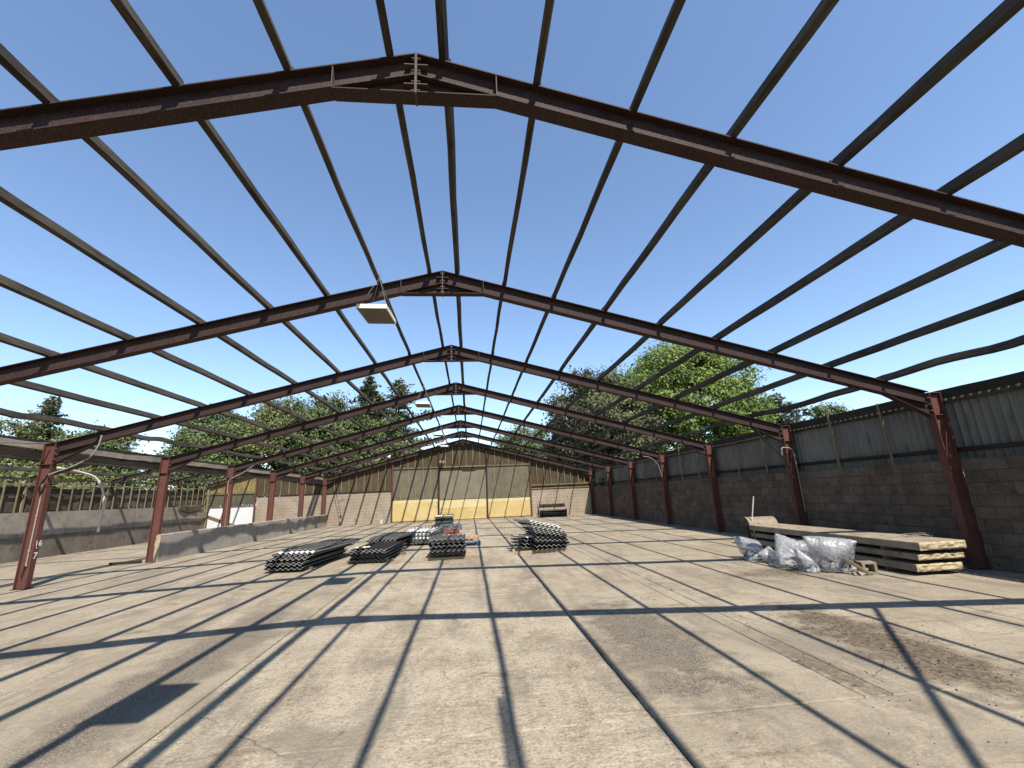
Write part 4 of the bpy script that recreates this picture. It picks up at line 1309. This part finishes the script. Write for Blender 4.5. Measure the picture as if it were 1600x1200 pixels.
def broad_tree(name, label, base, h, rx, rz, mat, seed, nclump=170, per=110, leaf=.30, clump=1.0, low=.25, group=None, lop=0.0, droop=0.0):
    rr = random.Random(seed)
    T = thing(name, label, 'tree', base, group)
    cz = h - rz
    # trunk and limbs
    m = MB()
    m.tube([(0, 0, -.4), (.05, .02, h * .2), (.1, -.05, h * .42), (-.05, .05, h * .62)], [h * .030, h * .024, h * .018, h * .009], 8)
    for k in range(7):
        a = k * .9 + rr.uniform(-.3, .3); z0 = h * rr.uniform(.22, .5)
        e = Vector((math.cos(a) * rx * .7, math.sin(a) * rx * .7, z0 + h * rr.uniform(.15, .35)))
        m.tube([(0, 0, z0), (e.x * .45, e.y * .45, z0 * .6 + e.z * .4), e], [h * .012, h * .008, h * .003], 6)
    m.build('trunk', M['bark'], T)
    pts = []
    for k in range(nclump):
        u = rr.uniform(-1, 1); a = rr.uniform(0, 6.283); q = math.sqrt(1 - u * u)
        d = Vector((q * math.cos(a), q * math.sin(a), u))
        lump = 1 + .22 * noise.noise(d * 2.1 + Vector((seed, 0, 0))) + .13 * noise.noise(d * 5 + Vector((0, seed, 0)))
        rr_ = lump * (rr.uniform(.55, 1.0) ** .6)
        c = Vector((d.x * rx * rr_ + lop * max(0, d.z), d.y * rx * rr_, cz + d.z * rz * rr_))
        if c.z < h * low: continue
        cs = clump * rr.uniform(.6, 1.3)
        for j in range(int(per * 2.0)):
            o = Vector((rr.gauss(0, .5), rr.gauss(0, .5), rr.gauss(0, .40) - droop * abs(rr.gauss(0, .5)))) * cs
            pts.append((c + o, (o.normalized() * .8 + d * .9).normalized()))
    leaf_cloud(pts, leaf * .60, rr, droop * .8).build('crown', mat, T)
    return T


def conifer(name, label, base, h, r, mat, seed, tiers=26, per=7, leaf=.26, group=None, feather=False):
    rr = random.Random(seed)
    T = thing(name, label, 'tree', base, group)
    m = MB(); m.tube([(0, 0, -.4), (.0, .0, h * .5), (.05, 0, h * .99)], [h * .018, h * .012, .03], 8)
    pts = []
    bar = MB()
    for k in range(tiers):
        u = k / (tiers - 1)
        z0 = h * (.12 + .87 * u); rad_ = r * (1 - u) ** .75 * rr.uniform(.75, 1.15) + .25
        for j in range(per):
            a = rr.uniform(0, 6.283); L = rad_ * rr.uniform(.35, 1.55)
            d = Vector((math.cos(a), math.sin(a), 0))
            rise = rr.uniform(-.05, .30) if feather else rr.uniform(-.25, .1)
            tip = Vector((d.x * L, d.y * L, z0 + L * rise))
            bar.tube([(0, 0, z0), tip], [.03, .008], 4, False)
            n = int(6 + 17 * L)
            for q in range(n):
                t_ = rr.uniform(.2, 1.05)
                w = (.34 if feather else .28) * (1.15 - t_ * .6) * (1 + .1 * L)
                pts.append((Vector((0, 0, z0)).lerp(tip, t_) + Vector((rr.gauss(0, w), rr.gauss(0, w), rr.gauss(0, .12) - (.20 * t_ if not feather else .05))), Vector((0, 0, 1))))
    m.v += []
    o_ = len(m.v); m.v += bar.v; m.f += [tuple(i + o_ for i in f) for f in bar.f]; m.mi += bar.mi
    m.build('trunk', M['bark'], T)
    leaf_cloud(pts, leaf, rr, .3, 2.2).build('crown', mat, T)
    return T


LM = dict(lime=mk_leaf('bright green leaves', (.12, .20, .035), (.50, .64, .16), None, .3),
          dark=mk_leaf('dark bronze leaves', (.055, .06, .028), (.19, .195, .095), (.26, .29, .105), .2),
          blue=mk_leaf('blue grey needles', (.20, .27, .225), (.50, .62, .55), None, .12),
          mid=mk_leaf('mid green leaves', (.085, .125, .042), (.31, .39, .135), None, .22),
          olive=mk_leaf('olive green leaves', (.125, .15, .045), (.42, .45, .155), None, .25),
          fir=mk_leaf('dark fir needles', (.10, .14, .075), (.34, .40, .21), None, .12),
          feather=mk_leaf('feathery grey green needles', (.14, .165, .085), (.42, .45, .26), None, .15))
gb = 'trees behind the gable'
broad_tree('broadleaf_tree', 'big rounded bright green tree rising over the tall block wall', (26.2, 50.5, -.3), 19.2, 9.2, 8.6, LM['lime'], 21, 430, 130, .36, 1.3, .2, gb)
broad_tree('broadleaf_tree', 'dark bronze green tree in front of the bright green tree', (14.2, 45.0, -.3), 14.4, 6.0, 6.6, LM['dark'], 33, 260, 120, .30, 1.0, .1, gb, droop=.6)
conifer('cedar_tree', 'blue grey cedar with flat sprays beyond the side cladding', (42.0, 55, -.3), 13.9, 7.5, LM['blue'], 5, 24, 10, .34, gb, True)
broad_tree('broadleaf_tree', 'small green tree top beside the blue grey cedar', (54.5, 61, -.3), 13.4, 3.6, 4.0, LM['mid'], 8, 60, 90, .34, 1.1, .2, gb)
broad_tree('broadleaf_tree', 'low dark tree beyond the gable right of the ridge', (11.0, 82, -.3), 14.4, 5.6, 5.4, LM['mid'], 9, 110, 90, .45, 1.5, .2, gb)
broad_tree('broadleaf_tree', 'low olive tree beyond the gable joining the bronze tree', (19.5, 74, -.3), 12.2, 6.0, 5.0, LM['olive'], 19, 90, 90, .42, 1.5, .2, gb)
gl = 'trees behind the left shed'
broad_tree('broadleaf_tree', 'dense dark green rounded tree behind the left shed valley', (-29.8, 55, -.3), 13.4, 4.6, 5.4, LM['mid'], 40, 190, 110, .32, 1.1, .1, gl)
broad_tree('broadleaf_tree', 'lighter olive green tree between the rounded dark tree and the firs', (-23.6, 57, -.3), 14.6, 4.8, 6.0, LM['olive'], 41, 190, 110, .32, 1.1, .1, gl)
broad_tree('broadleaf_tree', 'dark bushy tree filling below the tall fir', (-17.8, 56, -.3), 14.8, 5.2, 6.4, LM['mid'], 42, 210, 110, .32, 1.1, .05, gl)
conifer('fir_tree', 'slender fir top above the olive tree', (-19.8, 61, -.3), 16.2, 4.0, LM['fir'], 43, 26, 8, .28, gl, True)
conifer('fir_tree', 'tallest pointed dark fir left of the roof ridge', (-13.4, 60, -.3), 18.6, 5.0, LM['fir'], 44, 30, 9, .28, gl, True)
conifer('larch_tree', 'feathery larch with loose branches reaching towards the roof ridge', (-9.2, 58, -.3), 17.6, 6.0, LM['feather'], 45, 30, 7, .26, gl, True)
broad_tree('broadleaf_tree', 'dark undergrowth tree below the feathery larch', (-10.6, 55, -.3), 11.4, 4.4, 5.0, LM['mid'], 46, 130, 100, .30, 1.0, .02, gl)
broad_tree('broadleaf_tree', 'wispy olive tree at the far left of the open shed', (-48.0, 50, -.3), 12.0, 5.0, 5.0, LM['olive'], 47, 120, 90, .28, 1.0, .05, gl)
conifer('larch_tree', 'grey green larch beside the wispy olive tree', (-46.0, 52, -.3), 14.6, 3.0, LM['feather'], 48, 26, 7, .26, gl, True)
broad_tree('broadleaf_tree', 'low dark tree between the grey green larch and the rounded tree', (-39.8, 51, -.3), 11.2, 3.8, 4.4, LM['mid'], 49, 110, 100, .30, 1.0, .02, gl)
broad_tree('hedge_bush', 'dark green bush behind the left shed near the wispy tree', (-44, 42, -.3), 6.6, 5.0, 3.4, LM['mid'], 50, 110, 90, .28, 1.0, .0, gl)
broad_tree('hedge_bush', 'olive bush behind the slatted screen of the left shed', (-35, 43, -.3), 6.2, 4.8, 3.2, LM['olive'], 51, 110, 90, .28, 1.0, .0, gl)
broad_tree('hedge_bush', 'dark bush behind the straw boarding of the left shed', (-27, 46, -.3), 6.8, 5.0, 3.4, LM['mid'], 52, 110, 90, .28, 1.0, .0, gl)
